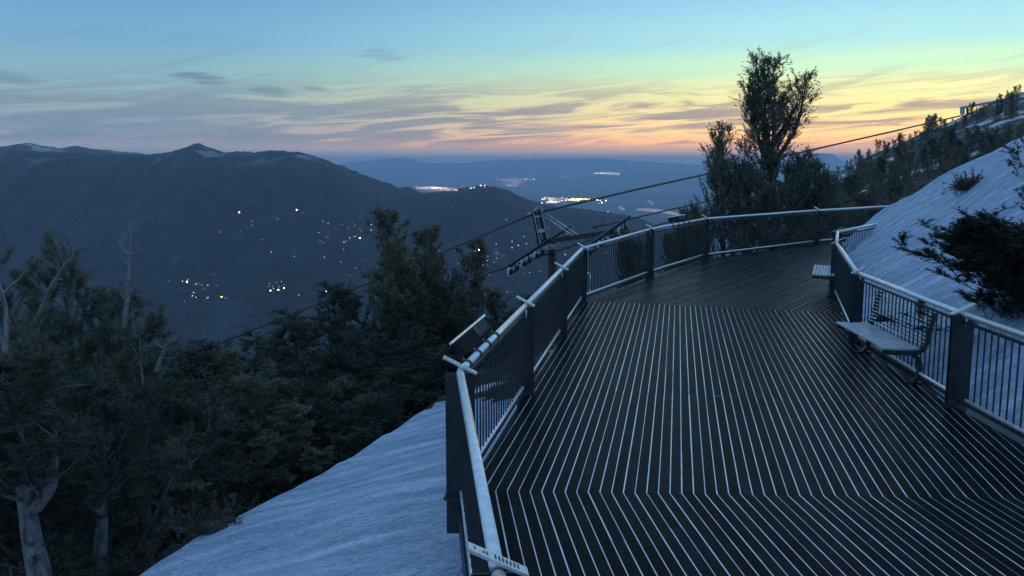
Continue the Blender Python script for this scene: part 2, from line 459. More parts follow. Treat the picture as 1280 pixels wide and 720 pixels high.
def build_deck():
    es = (S1 - S0) / np.linalg.norm(S1 - S0); et = (T1 - T0) / np.linalg.norm(T1 - T0)
    dn = np.array([math.sin(R(-5.3)), math.cos(R(-5.3))])
    dm = np.array([math.sin(R(10.6)), math.cos(R(10.6))])
    df = np.array([math.sin(R(32.9)), math.cos(R(32.9))])
    s = .1012
    mb = MB(); gap = MB()
    # a small inward margin keeps the boards clear of the rails
    edges_n = [(Am, np.array([dirA[1], -dirA[0]])), (S0, -np.array([-es[1], es[0]])), (B0, -np.array([(B0 - Bn)[1], -(B0 - Bn)[0]]) / np.linalg.norm(B0 - Bn)), (np.array([0, -1.2]), np.array([0, 1.0]))]
    nA = np.array([(A2 - A1)[1], -(A2 - A1)[0]]); nA /= np.linalg.norm(nA)
    nB = -np.array([(B1 - B0)[1], -(B1 - B0)[0]]); nB /= np.linalg.norm(nB)
    nB2 = -np.array([(B2 - B1)[1], -(B2 - B1)[0]]); nB2 /= np.linalg.norm(nB2)
    ns, nt_ = np.array([-es[1], es[0]]), np.array([-et[1], et[0]])
    Q = meet(B1, B2 - B1, T0, et); nQ = -np.array([(Q - B0)[1], -(Q - B0)[0]]) / np.linalg.norm(Q - B0)
    edges_m = [(A1, nA), (S0, ns), (T0, -nt_), (B0, nQ), (B0, dm)]
    nBn = -np.array([(B0 - Bn)[1], -(B0 - Bn)[0]]) / np.linalg.norm(B0 - Bn)
    edges_m2 = [(A1, nA), (S0, ns), (T0, -nt_), (B0, nBn), (B0, -dm)]
    nF = []
    for a, b in ((A2, A3), (A3, A4), (A4, A5), (A5, A6)):
        q = np.array([(b - a)[1], -(b - a)[0]]); nF.append((a, q / np.linalg.norm(q)))
    edges_f = [(T0, nt_)] + nF + [(B2 + np.array([.25, 0]), np.array([-.99, .36])), (B4 + np.array([4.5, 0]), np.array([-.8, .6]))]

    def pt(k): return S0 + es * (s * k)

    for k in range(-40, 110):
        a, b = pt(k), pt(k + 1)
        a2, b2 = meet(a, dm, T0, et), meet(b, dm, T0, et)
        for (p, q, d, edges, sgn, L) in ((a, b, dn, edges_n, -1, 12), (a, b, dm, edges_m, 1, 22), (a, b, dm, edges_m2, 1, 22), (a2, b2, df, edges_f, 1, 30)):
            nrm = np.array([d[1], -d[0]])
            if edges is not edges_m2: off = rng.uniform(0, 3.6)
            t = -3.0 - off
            while t < L:
                t1 = t + 3.65
                j = rng.uniform(-.0019, .0019)
                g = .0046
                w = (q - p) @ nrm
                c0 = p + nrm * (g + j); c1 = p + nrm * (w - g + j)
                poly = [c0 + sgn * d * (t + .0006), c1 + sgn * d * (t + .0006), c1 + sgn * d * (t1 - .0006), c0 + sgn * d * (t1 - .0006)]
                if sgn < 0: poly = poly[::-1]
                for (ep, en) in edges:
                    poly = clip(poly, ep + en * (0 if ep is B0 else .0008), en)
                    if len(poly) < 3: break
                t = t1
                if len(poly) < 3: continue
                n = len(poly); ar = sum(cross2(poly[i], poly[(i + 1) % n]) for i in range(n)) / 2
                if abs(ar) < .002: continue
                if ar < 0: poly = poly[::-1]
                dz = rng.uniform(-.0008, .0008)
                top = [(u[0], u[1], dz) for u in poly]; bot = [(u[0], u[1], -.045) for u in poly]
                f = [tuple(range(n))] + [(i, n + i, n + (i + 1) % n, (i + 1) % n) for i in range(n)]
                mb.add(top + bot, f, 0, float(rng.random()))
    o = mb.build('deck_floor', M['plank'], tone=True); tag(o, 'dark wet timber deck of narrow boards laid in chevrons', 'deck', kind='structure')
    # snow packed between the boards: one sheet a little below their tops
    sh = MB()
    out = [Am, A0, A1, A2, A3, A4, A5, A6, B4 + np.array([2.5, .5]), B4, B3, B2, B1, B0, Bn, Bm]
    for poly in ([Am, A1, B0, Bm], [A1, A2, B2, B1, B0], [A2, A3, A4, A5, A6, B4, B3, B2]):
        sh.add([(u[0], u[1], -.0014) for u in poly], [tuple(range(len(poly) - 1, -1, -1))])
    g = sh.build('snow', M['packed_snow']); tag(g, 'frozen snow packed into the gaps between deck boards', 'snow', kind='stuff')
    # fascia under the deck edge
    fm = MB()
    for a, b in ((Am, A1), (A1, A2), (A2, A3), (A3, A4), (A4, A5), (A5, A6), (B0, Bm), (B1, B0), (B2, B1)):
        fm.bar((a[0], a[1], -.17), (b[0], b[1], -.17), .05, .24)
    for a in (Am, A0, A1, A2, A3, A4, A5):
        pass
    tag(fm.build('deck_rim', M['dark_steel']), 'dark steel edge beam around the deck', 'deck', kind='structure')


build_deck()


# ------------------------------------------------------------------ railings
def lerp2(a, b, t): return a + (b - a) * t


def railing(name, label, pts, hts, caps, side=1, skip_first_post=False, pitch=.135):
    root = empty(name, (pts[0][0], pts[0][1], 0), label=label, cat='railing')
    o3 = np.array([pts[0][0], pts[0][1], 0])
    loc = lambda p, z: np.array([p[0], p[1], z]) - o3
    n = len(pts)
    for i in range(n):
        if i == 0 and skip_first_post: continue
        a, h = pts[i], hts[i]
        dd = []
        if i > 0: dd.append((pts[i] - pts[i - 1]) / np.linalg.norm(pts[i] - pts[i - 1]))
        if i < n - 1: dd.append((pts[i + 1] - pts[i]) / np.linalg.norm(pts[i + 1] - pts[i]))
        d = sum(dd); d /= np.linalg.norm(d); nn = np.array([d[1], -d[0]])
        ax = [(nn[0], nn[1], 0), (d[0], d[1], 0), (0, 0, 1)]
        w = caps.get(i, .22)
        m = MB()
        for sgn in (-1, 1): m.box(loc(a + d * sgn * .032, (h - .03 - .3) / 2), (w * .9, .014, h - .03 + .3), ax=ax)
        m.box(loc(a, h / 2 - .2), (w * .45, .05, h - .2), ax=ax)
        m.box(loc(a, .015), (w * 1.05, .12, .03), ax=ax)
        po = m.build('post', M['dark_steel'], root)
        c = MB(); cz = h + .045; tl_ = R(27)          # the plates lean down towards the deck
        cax = [(nn[0] * math.cos(tl_), nn[1] * math.cos(tl_), -side * math.sin(tl_)), (d[0], d[1], 0), (side * nn[0] * math.sin(tl_), side * nn[1] * math.sin(tl_), math.cos(tl_))]
        cax = np.array(cax)
        c.box(loc(a, cz), (w * 1.15, .078, .014), ax=cax)
        hk = MB()                                             # short cable lug hanging under the cap
        q = a - d * .06 + nn * .02
        hk.tube([loc(q, h - .05), loc(q - d * .02, h - .11), loc(q + d * .01, h - .15)], .008, 5)
        hk.build('lug', M['steel'], po)
        if i in (0, 1) and 'forest side' in label:            # stamped marks on the two nearest plates
            xs = [-.10, -.062, -.048, -.012, .004, .02, .036, .052, .068, .084] if i == 0 else [-.095, -.06, -.05, -.02, .0, .03, .045, .06, .08]
            for j, u in enumerate(xs):
                kk = rng.uniform(.02, .034) if j < 3 else .04
                c.box(loc(a, cz) + cax[0] * u * w / .22 + cax[2] * .0085, (.0065, kk, .002), m=1, ax=cax)
        c.build('cap_plate', [M['cap'], M['ink']], po)
    for i in range(n - 1):
        a, b, ha, hb = pts[i], pts[i + 1], hts[i], hts[i + 1]
        L = np.linalg.norm(b - a); d = (b - a) / L
        a2, b2 = a + d * .045, b - d * .045
        if i == 0 and skip_first_post: a2 = a
        zr = -.012
        t = MB(); t.tube([loc(a2, ha + zr), loc(lerp2(a2, b2, .5), (ha + hb) / 2 + zr), loc(b2, hb + zr)], .034, 14)
        t.build('top_rail', M['steel'], root, smooth=True)
        k = MB(); g = min(.22, L * .12)
        k.tube([loc(a + d * g, .14), loc(lerp2(a, b, .5), .14), loc(b - d * g, .14)], .022, 10)
        k.build('kick_rail', M['steel'], root, smooth=True)
        m = MB()
        m.bar(loc(a2, .09), loc(b2, .09), .03, .03); m.bar(loc(a2, ha - .1), loc(b2, hb - .1), .03, .03)
        nb = max(2, int(round(L / pitch)))
        for j in range(1, nb):
            p = lerp2(a, b, j / nb); h = ha + (hb - ha) * j / nb
            m.bar(loc(p, .1), loc(p, h - .11), .014, .014, up=(d[0], d[1], 0))
        m.build('baluster_infill', M['dark_steel'], root)
    return root


mid = lambda a, b, t: a + (b - a) * t
L1 = P(655, 381, HL)[:2]; L2 = P(699, 336, HL)[:2]
Ls = np.array([math.nan, math.nan])
LEFT = [A0, A1, L1, L2, A2, A3, A4, A5, A6]
# put the two middle posts exactly on the line A1-A2
for i in (2, 3):
    u = (A2 - A1) / np.linalg.norm(A2 - A1); LEFT[i] = A1 + u * ((LEFT[i] - A1) @ u)
LEFTP = [Am] + LEFT
railing('deck_railing', 'long steel railing along the forest side of the deck, with pale stamped cap plates', LEFT, [HL, HL, HL, HL, HL, HF, HF, HF, HF], {0: .25, 1: .27, 2: .22, 3: .22, 4: .2})
# the stretch behind the nearest plate belongs to the same railing
root_l = bpy.data.objects['deck_railing']
t = MB(); o3 = np.array([A0[0], A0[1], 0]); q = lambda p, z: np.array([p[0], p[1], z]) - o3
t.tube([q(Am, HL - .012), q(A0 - dirA * .045, HL - .012)], .034, 14); t.build('top_rail', M['steel'], root_l, smooth=True)
railing('deck_railing', 'shorter steel railing between the deck and the snow bank, benches against it', [Bm + (Bn - Bm) * .35, Bn + (B0 - Bn) * -1.7, B0, B1, B2, B3, B4], [HL, HL, HL, HL, HL, HF, HF], {2: .25, 3: .2}, side=-1)


# ------------------------------------------------------------------ benches
def bench():
    root = empty('bench')
    L = 1.9

    def frame(x):
        m = MB()
        prof = [(-.31, .415), (-.12, .41), (.06, .40), (.16, .425), (.215, .50), (.235, .60), (.26, .75), (.31, .93)]
        for (p, q_) in zip(prof[:-1], prof[1:]): m.bar((x, p[0], p[1]), (x, q_[0], q_[1]), .06, .075, up=(1, 0, 0))
        leg = [(.05, .39), (.14, .33), (.17, .22), (.16, .10), (.10, .02)]
        for (p, q_) in zip(leg[:-1], leg[1:]): m.bar((x, p[0], p[1]), (x, q_[0], q_[1]), .05, .07, up=(1, 0, 0))
        m.box((x, .1, .012), (.07, .22, .022))
        return m
    for x in (-L / 2 + .03, L / 2 - .03): frame(x).build('end_frame', M['dark_steel'], root)
    s = MB()
    for j in range(7):
        y = -.29 + j * .066
        s.box((0, y, .447 + .004 * abs(j - 3)), (L, .054, .022))
    s.build('seat', M['bench_wood'], root)
    b = MB()
    for j in range(9):
        z = .50 + j * .05; y = np.interp(z, [.5, .6, .75, .93], [.19, .21, .235, .285])
        b.tube([(-L / 2, y, z), (L / 2, y, z)], .011, 8)
    for x in (-.82, -.74): b.bar((x, .19 + .015, .46), (x, .285 + .015, .93), .022, .012)
    b.build('backrest', M['steel'], root)
    return root


def copy_tree(o, parent=None):
    c = o.copy(); COL.objects.link(c)
    if parent is not None: c.parent = parent
    for ch in [k for k in bpy.data.objects if k.parent == o]: copy_tree(ch, c)
    return c


bn = bench()
f0, f1 = P(1045, 403, .45), P(1108, 438, .45)
ctr = (f0 + f1) / 2; d = (f1 - f0)[:2]; d /= np.linalg.norm(d)
rz = math.atan2(d[1], d[0])            # local +x runs towards the near end, local +y away from the deck
off = np.array([-d[1], d[0]])
bn.location = (ctr[0] + off[0] * .3, ctr[1] + off[1] * .3, 0); bn.rotation_euler = (0, 0, rz)
tag(bn, 'long slatted bench near the middle of the deck, snow seen through its back', 'bench', 'slatted benches on the deck')
b2 = copy_tree(bn)
g0 = P(1012, 343, .45); g1 = P(1040, 347, .45)
dd2 = (B2 - B3) / np.linalg.norm(B2 - B3)
b2.rotation_euler = (0, 0, math.atan2(dd2[1], dd2[0]))
ofs = np.array([-dd2[1], dd2[0]])
c2 = P(1016, 344, .45)[:2] - dd2 * .95 + ofs * .3
b2.location = (c2[0], c2[1], 0)
tag(b2, 'slatted bench at the far bend of the deck, seen end on', 'bench', 'slatted benches on the deck')


# ------------------------------------------------------------------ reading panels clamped to the railing
def reading_panel(label, pa, pb, h, length, t0):
    u = (pb - pa) / np.linalg.norm(pb - pa); out = np.array([-u[1], u[0]])
    base = pa + u * t0
    root = empty('reading_panel', (base[0], base[1], h), math.atan2(u[1], u[0]), label, 'sign', 'reading panels clamped to the railing')
    # local +x along the rail, +y outwards
    fz = lambda y: .06 + (y - .03) * 1.15
    k = math.atan(1.15)
    ax = [(1, 0, 0), (0, math.cos(k), math.sin(k)), (0, -math.sin(k), math.cos(k))]
    m = MB(); m.box((length / 2, .075, fz(.075)), (length, .14, .018), ax=ax); m.build('board', M['panel_back'], root)
    m = MB(); m.box((length * .74, .075, fz(.075) + .020), (length * .36, .11, .006), ax=ax); m.build('picture', M['panel'], root)
    m = MB(); m.box((length * .26, .075, fz(.075) + .020), (length * .40, .11, .006), ax=ax); m.build('picture', M['panel_back'], root)
    m = MB(); m.box((length / 2, .128, fz(.128) + .012), (length, .02, .028), ax=ax); m.build('edge_strip', M['steel'], root)
    for x in np.linspace(.04, length - .1, 4):
        m = MB(); m.tube([(x, 0, -.012), (x + .05, 0, -.012)], .045, 12); m.bar((x + .025, .02, .0), (x + .025, .07, fz(.07) - .03), .04, .03)
        m.build('clamp', M['dark_steel'], root)
    return root


reading_panel('dark reading panel with a grey picture, clamped beside the nearest corner plate', A1, A2, HL, 1.4, .2)
p0 = P(838, 281, HF)[:2]
reading_panel('small distant reading panel clamped to the railing below the lake view', A3, A4, HF, 1.5, float((p0 - A3) @ ((A4 - A3) / np.linalg.norm(A4 - A3))))

# bent standpipe in the far corner
cpos = P(735, 366, 0)
sp_ = empty('standpipe', cpos, label='short bent metal pipe standing in the corner of the railing', cat='pipe')
m = MB(); m.tube([(0.05, 0, 0), (.05, 0, .30), (.03, 0, .42), (-.06, .02, .46), (-.12, .03, .44)], .022, 8); m.build('pipe', M['steel'], sp_, smooth=True)
m = MB(); m.tube([(0.05, 0, 0), (.05, 0, .02)], .05, 10); m.build('flange', M['steel'], sp_)

# ------------------------------------------------------------------ ground around the deck: snow slope falling away, with the forest floor below
# stations along the outer edge, each with an outward direction
out_poly = [A0 - dirA * 9, A0, A1, LEFT[2], LEFT[3], A2, A3, A4, A5, A6, A6 + (A6 - A5)]
out_ang = [R(-97), R(-96), R(-93), R(-84), R(-76), R(-62), R(-44), R(-22), R(2), R(18), R(24)]   # azimuth of the outward direction
seg = np.concatenate([[0], np.cumsum([np.linalg.norm(b - a) for a, b in zip(out_poly[:-1], out_poly[1:])])])
NS = 220
st = np.linspace(0, seg[-1], NS)
sx = np.interp(st, seg, [p[0] for p in out_poly]); sy = np.interp(st, seg, [p[1] for p in out_poly])
sa = np.interp(st, seg, out_ang)
ker = np.ones(15) / 15
sa = np.convolve(np.pad(sa, 7, mode='edge'), ker, 'valid')
nx, ny = np.sin(sa), np.cos(sa)
offs = np.concatenate([[-.25, -.05, .1], np.geomspace(.3, 330, 110)])
SL0, SLOPE = -.42, .27


def edge_line(x): return 500 - .59 * (x - 565)


rid = []
for i in range(NS):
    r = None
    for dl in np.arange(.2, 14, .05):
        p = (sx[i] + nx[i] * dl, sy[i] + ny[i] * dl, SL0 - SLOPE * dl)
        if p[1] < .5: break
        px, py = proj(p)
        if py < edge_line(px): r = dl; break
    rid.append(r)
known = [r for r in rid if r]
first = next(i for i, r in enumerate(rid) if r)
rid = np.array([r if r is not None else (9.0 if i <= first else 1.0) for i, r in enumerate(rid)])
rid = np.minimum(rid, 11.0)
rid = np.where(sy > 17.5, np.maximum(1.0, rid * 0 + 1.0), rid)
rid = np.convolve(np.pad(rid, 4, mode='edge'), np.ones(9) / 9, 'valid')
O = offs[None, :] * np.ones((NS, 1)); RD = rid[:, None]
X = sx[:, None] + nx[:, None] * O; Y = sy[:, None] + ny[:, None] * O
z_in = SL0 - SLOPE * O
bey = np.maximum(O - RD, 0)
steep = .95 * np.minimum(bey, 7) + .45 * np.clip(bey - 7, 0, 330)
steep = np.where(bey < .5, .95 * bey * bey, steep - .95 * .25)
# the far corner of the deck looks out on ground that stays higher, under the trees
sideup = smooth(16, 30, sy[:, None] * np.ones_like(O)) * smooth(R(-40), R(2), sa[:, None] * np.ones_like(O))
steep = steep * (1 - .85 * sideup * smooth(60, 5, O))
Z = z_in * (1) * np.where(O > RD, 0, 1) + np.where(O > RD, SL0 - SLOPE * RD - steep, 0)
Z += (.07 * fbm(X * .55, Y * .55, 3) + .022 * fbm(X * 2.2 + Y * .9, Y * .8, 3)) * smooth(.2, 1.2, O) + .35 * fbm(X * .12 + 9, Y * .12, 3) * smooth(2, 12, bey)
Z = np.maximum(Z, -219 + 3 * fbm(X * .02, Y * .02, 2))
# which faces are clean snow
Oc = (O[:-1, :-1] + O[1:, 1:]) / 2; RDc = RD[:-1]
Xc, Yc = X[:-1, :-1], Y[:-1, :-1]
snowy = (Oc < RDc + 1.3 + .5 * vnoise(Xc * 1.7, Yc * 1.7)) & (sy[:-1, None] < 12.2 + .8 * vnoise(Xc * 1.1, Yc * 1.1))
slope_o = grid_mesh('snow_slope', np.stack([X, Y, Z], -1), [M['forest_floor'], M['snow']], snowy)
tag(slope_o, 'blue-white snow slope falling from the deck to the forest', 'snow slope', kind='structure')
slope_bvh = BVHTree.FromObject(slope_o, bpy.context.evaluated_depsgraph_get())

# ------------------------------------------------------------------ snow bank rising behind the other railing
AZ = np.linspace(math.atan((1046 - 640) / 1111.0), R(62), 150)
rail_pts = [B4 + np.array([4, 3]), B4, B3 + np.array([.4, -.2]), B2, B1, B0, Bn, Bm]


def rail_dist(az):
    d = np.array([math.sin(az), math.cos(az)])
    best = 40.0
    for a, b in zip(rail_pts[1:-1], rail_pts[2:]):
        e = b - a; den = cross2(d, e)
        if abs(den) < 1e-9: continue
        t = cross2(a, e) / den; u = cross2(a, d) / den
        if t > 0 and -1e-6 <= u <= 1 + 1e-6: best = min(best, t)
    return best


sky_px = [1046, 1060, 1075, 1100, 1130, 1165, 1200, 1240, 1280, 1340, 1420, 1600, 2000]
sky_py = [316, 296, 280, 261, 243, 225, 206, 188, 170, 150, 135, 118, 100]
RB = []
for az in AZ:
    r = rail_dist(az)
    RB.append(r)
RB = np.array(RB)
RB = np.where(RB > 30, np.nan, RB)
good = ~np.isnan(RB); RB = np.interp(AZ, AZ[good], RB[good])
RB = RB + .22
u = np.concatenate([np.linspace(0, 1, 60), 1 + np.geomspace(.02, 1.3, 34)])
apx = 640 + 1111.0 * np.tan(AZ)
cpy = np.interp(apx, sky_px, sky_py)
ce = np.arctan((202 - cpy) / 1111.0) 
Dc = np.interp(apx, [1046, 1100, 1280, 1700], [25.5, 27, 27, 24])      # range of the crest
zc = H + Dc * np.tan(ce)
U = u[None, :]
Dg = RB[:, None] + (Dc - RB)[:, None] * U
prof = np.where(U <= 1, np.sin(np.clip(U, 0, 1) * math.pi / 2 * .92) / math.sin(math.pi / 2 * .92), 1 - .10 * (U - 1) - .55 * (U - 1) ** 2)
z0 = .02
Zb = z0 + (zc[:, None] - z0) * np.clip(U, 0, 1) ** .85
Zb = np.where(U > 1, zc[:, None] - (U - 1) * (2.0 + 3.0 * (U - 1)), Zb)
Xb, Yb = Dg * np.sin(AZ)[:, None], Dg * np.cos(AZ)[:, None]
Zb = Zb + (.16 * fbm(Xb * .32 + 3, Yb * .32, 3) + .075 * fbm(Xb * 1.5, Yb * .6, 4)) * smooth(.02, .15, U) * smooth(2.0, .8, np.abs(U - 1) * 0 + 1)
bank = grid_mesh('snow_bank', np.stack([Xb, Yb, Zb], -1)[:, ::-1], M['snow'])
tag(bank, 'smooth snow bank rising behind the benches', 'snow bank', kind='structure')
bank_bvh = BVHTree.FromObject(bank, bpy.context.evaluated_depsgraph_get())

# ------------------------------------------------------------------ hillside behind, with scrub and small pines
hx = np.array([930, 960, 1000, 1025, 1050, 1085, 1125, 1165, 1205, 1240, 1280, 1360, 1500, 1800])
hy = np.array([345, 310, 268, 240, 219, 198, 180, 164, 150, 136, 125, 108, 95, 90])
HA = np.linspace(math.atan((925 - 640) / 1111.0), R(50), 150)
hpx = 640 + 1111.0 * np.tan(HA)
hcy = np.interp(hpx, hx, hy)
HD = np.concatenate([np.geomspace(29.5, 170, 100), np.geomspace(174, 420, 36)])
DCR = 170.0
zcr = H + DCR * np.tan(np.arctan((202 - hcy) / 1111.0)) * 1.0
HDg = HD[None, :] * np.ones((len(HA), 1)); HXg, HYg = HDg * np.sin(HA)[:, None], HDg * np.cos(HA)[:, None]
tt = np.clip((HDg - 29.5) / (DCR - 29.5), 0, 1)
z_start = -1.6
HZ = z_start + (zcr[:, None] - z_start) * tt ** 1.15
HZ = np.where(HDg > DCR, zcr[:, None] - (HDg - DCR) * .22, HZ)
HZ += .55 * fbm(HXg * .07, HYg * .07, 4) * smooth(34, 70, HDg) + .12 * fbm(HXg * .5, HYg * .5, 2) * smooth(34, 60, HDg)
hill_o = grid_mesh('hillside', np.stack([HXg, HYg, HZ], -1)[:, ::-1], M['hillside'])
tag(hill_o, 'scrubby hillside with scattered snow patches', 'hillside', kind='structure')
hill_bvh = BVHTree.FromObject(hill_o, bpy.context.evaluated_depsgraph_get())


def ground(x, y, bvhs=None):
    best = None
    for b in (bvhs or (slope_bvh, bank_bvh, hill_bvh)):
        h = b.ray_cast(Vector((x, y, 200)), Vector((0, 0, -1)))
        if h[0] is not None and (best is None or h[0].z > best): best = h[0].z
    return best if best is not None else -5.0


# ------------------------------------------------------------------ mountains, valley, water
FLOOR = -220.0


def ridge(name, crest, D, front, back, m, label, rough=.03, seed=0, nA=640, nD=90, p=1.3, toe=None):
    cx = np.array([c[0] for c in crest], float); cy = np.array([c[1] for c in crest], float)
    px = np.linspace(cx[0], cx[-1], nA); az = np.arctan((px - 640) / 1111.0)
    py = np.interp(px, cx, cy)
    zcr = H + D * (202 - py) / 1111.0
    # columns: a front slope up to the crest, then down the far side
    a = np.linspace(0, 1, nD); ds = np.concatenate([front + (D - front) * a, D + (back - D) * np.linspace(.03, 1, 24)])
    k = np.concatenate([a, 1 - np.linspace(.03, 1, 24)])
    fade = smooth(0, .06, (px - cx[0]) / (cx[-1] - cx[0])) * smooth(1, .94, (px - cx[0]) / (cx[-1] - cx[0]))
    X, Y = ds[None, :] * np.tan(az)[:, None], ds[None, :] * np.ones((nA, 1))
    base = FLOOR - 1
    hgt = (zcr - base) * fade
    Z = base + hgt[:, None] * (np.sin(k * math.pi / 2) ** p)[None, :]
    amp = rough * hgt[:, None] * np.sin(np.clip(k, 0, 1) * math.pi)[None, :]
    Z += amp * fbm(X / (D * .06) + seed, Y / (D * .16) + seed, 4)
    Z += .0009 * D * fbm(X / (D * .006) + seed, Y / (D * .02), 3) * (k > .02)[None, :] * fade[:, None]
    Z += amp * 1.1 * fbm(X / (D * .035) + seed * 2, Y / (D * .35) + seed, 3) * np.sin(np.clip(k, 0, 1) * math.pi / 2)[None, :] ** 2 * (k < .97)[None, :]
    return tag(grid_mesh(name, np.stack([X, Y, Z], -1)[:, ::-1], m), label, 'mountain', kind='structure')


terr = []
terr.append(ridge('mountain', [(-700, 215), (-300, 196), (-100, 188), (0, 189), (60, 190), (140, 193), (190, 194), (215, 190), (232, 187), (247, 182.5), (262, 187.5), (285, 191), (320, 190), (345, 188), (372, 190), (390, 194), (415, 203), (450, 217), (490, 231), (520, 240), (545, 244), (575, 252), (620, 275), (690, 330)], 1500, 700, 2200, M['mountain'],
                  'dark forested mountain across the valley', .10, 3, p=1.15))
terr.append(ridge('mountain', [(-500, 200), (-200, 190), (0, 185), (22, 181), (36, 179), (52, 182.5), (78, 185), (96, 182), (118, 186.5), (160, 190), (200, 196), (260, 210)], 2100, 1500, 2800, M['mountain_snow'],
                  'snow streaked peaks behind the dark forested mountain', .05, 9, nD=40))
terr.append(ridge('hill', [(380, 300), (440, 262), (490, 246), (520, 242.5), (545, 240.5), (570, 237.5), (590, 233.5), (606, 232), (622, 234), (636, 239), (652, 247.5), (676, 256), (705, 260.5), (730, 262), (752, 266), (772, 269), (800, 275), (840, 290), (900, 320)], 1350, 760, 2000, M['mountain'],
                  'low wooded hill standing in front of the valley', .05, 5, p=1.2))
terr.append(ridge('far_ridge', [(-200, 215), (300, 212), (400, 209), (440, 203), (478, 199), (500, 197.5), (513, 198), (524, 203), (540, 204.5), (580, 203.5), (610, 201), (640, 200), (700, 199), (740, 198.5), (790, 201), (830, 204), (880, 207), (960, 204), (1000, 199), (1018, 192), (1040, 193), (1055, 203), (1200, 206), (1500, 214)], 12000, 9600, 12800, M['ridge'],
                  'pale blue far ridge on the horizon', .03, 11, nD=40))
terr.append(ridge('far_hills', [(400, 232), (560, 228), (640, 227), (690, 222), (730, 218.5), (765, 219.5), (800, 217), (850, 214), (890, 212), (940, 213), (1000, 214), (1080, 220), (1300, 232)], 9200, 8200, 9800, M['ridge'],
                  'blue hills beyond the valley town', .04, 13, nD=36))
vf = grid_mesh('valley_floor', np.stack(np.meshgrid(np.linspace(-13000, 13000, 60), np.linspace(-150, 13000, 60), indexing='ij') + [np.full((60, 60), FLOOR)], -1), M['valley'])
tag(vf, 'broad valley floor of meadows and woods', 'valley', kind='structure')
terr.append(vf)
dg = bpy.context.evaluated_depsgraph_get()
terr_bvh = [BVHTree.FromObject(o, dg) for o in terr]


def land(px, py):
    """the first point of the far land seen at a pixel"""
    d = Vector(ray(px, py)).normalized(); best = None
    for b in terr_bvh:
        h = b.ray_cast(Vector((0, 0, H)), d)
        if h[0] is not None and (best is None or h[3] < best[1]): best = (h[0], h[3])
    return best


def blob(mb, c, r, m=0):
    v = np.array([(1, 0, 0), (-1, 0, 0), (0, 1, 0), (0, -1, 0), (0, 0, 1), (0, 0, -1)]) * r + np.asarray(c)
    mb.add(v, [(0, 2, 4), (2, 1, 4), (1, 3, 4), (3, 0, 4), (2, 0, 5), (1, 2, 5), (3, 1, 5), (0, 3, 5)], m)


WL = [emis('warm_lamp', (1, .62, .28), 22), emis('white_lamp', (1, .88, .72), 22), emis('pink_lamp', (1, .55, .5), 16), emis('orange_lamp', (1, .5, .1), 24)]


DIM = [emis('dim_warm_lamp', (1, .6, .3), 5), emis('dim_white_lamp', (1, .85, .7), 4.5), emis('dim_pink_lamp', (1, .5, .42), 4.5), emis('dim_amber_lamp', (1, .45, .12), 5)]


def lights(label, spots):
    m = MB()
    for (x0, x1, y0, y1, n, pal, rs) in spots:
        for _ in range(n):
            px = rng.uniform(x0, x1); py = rng.uniform(y0, y1)
            if rng.random() < .5: px = (x0 + x1) / 2 + rng.normal() * (x1 - x0) / 5
            h = land(px, py)
            if h is None: continue
            r = h[1] * rs * rng.uniform(.5, 1.2) / 1111.0
            blob(m, np.array(h[0]) + np.array([0, 0, r]), r, int(rng.choice(pal)))
    return tag(m.build('town_lights', WL), label, 'town lights', 'towns lit up in the valley', 'stuff')


lights('dense white and amber town lights in the gap beside the dark mountain', [(521, 562, 233.5, 236.5, 80, [0, 1, 1, 0], .27), (530, 575, 235.5, 239, 34, [0, 1, 2], .25)])
lights('pinkish strip of town lights behind the wooded hill', [(616, 672, 223.5, 226, 46, [1, 2, 2, 0], .26), (628, 655, 226, 233, 32, [0, 2, 1], .26), (575, 612, 231, 236, 12, [1, 2], .26)])
lights('amber town lights above the lift tower', [(706, 738, 248.5, 251.5, 70, [3, 0, 3], .42), (676, 708, 247, 254, 60, [1, 1, 0], .30), (738, 760, 250, 255, 10, [1], .34)])
lights('thin white line of lights on the blue far hills', [(742, 776, 215.5, 218.5, 50, [1], .26), (690, 735, 217, 223, 14, [1], .2)])

house = [(299, 266, .75, 1), (371, 263, .8, 1), (379, 266, .4, 2), (234, 353, .8, 1), (228, 352, .6, 3), (245, 355.5, .6, 1), (242, 366, .55, 1), (245, 372, .5, 1), (260, 357, .4, 1), (260, 372, .5, 1),
         (277, 371.5, .85, 3), (338, 364, .8, 1), (348, 363, .85, 0), (355, 360.5, .7, 1), (342, 361, .5, 1), (408, 364.5, .75, 1), (450, 298, .75, 1), (473, 300, .7, 1), (464, 281, .5, 1), (464, 288, .45, 1),
         (430, 303, .5, 1), (428, 281, .35, 1), (404, 277, .35, 1), (347, 274, .4, 1), (315, 277, .35, 1), (315, 282, .35, 1), (496, 291, .5, 1), (485, 290, .4, 1),
         (476, 352, .8, 1), (594, 313.5, .9, 2), (599, 313, .9, 1), (599.5, 319.5, .6, 0), (603.5, 321, .6, 1), (609, 326, .45, 1), (591.5, 331, .5, 1), (604, 331.5, .5, 1), (648, 307, .5, 1), (658, 305, .45, 1), (186, 413, .4, 1), (82, 434, .9, 2), (760, 265, .5, 1), (764, 296, .5, 1), (612, 344, .4, 1), (640, 310, .5, 1), (635, 335, .4, 1), (662, 341, .4, 1)]
_r = np.random.default_rng(99)
for (cx_, cy_, sx_, sy_, n_) in ((250, 362, 26, 12, 14), (345, 358, 14, 6, 8), (440, 295, 36, 14, 22), (470, 325, 30, 20, 10), (600, 325, 14, 12, 14), (640, 325, 24, 16, 14), (330, 290, 60, 18, 8), (700, 300, 40, 14, 6)):
    for _ in range(n_): house.append((cx_ + _r.normal() * sx_, cy_ + _r.normal() * sy_, float(_r.uniform(.25, .5)), int(_r.integers(4))))
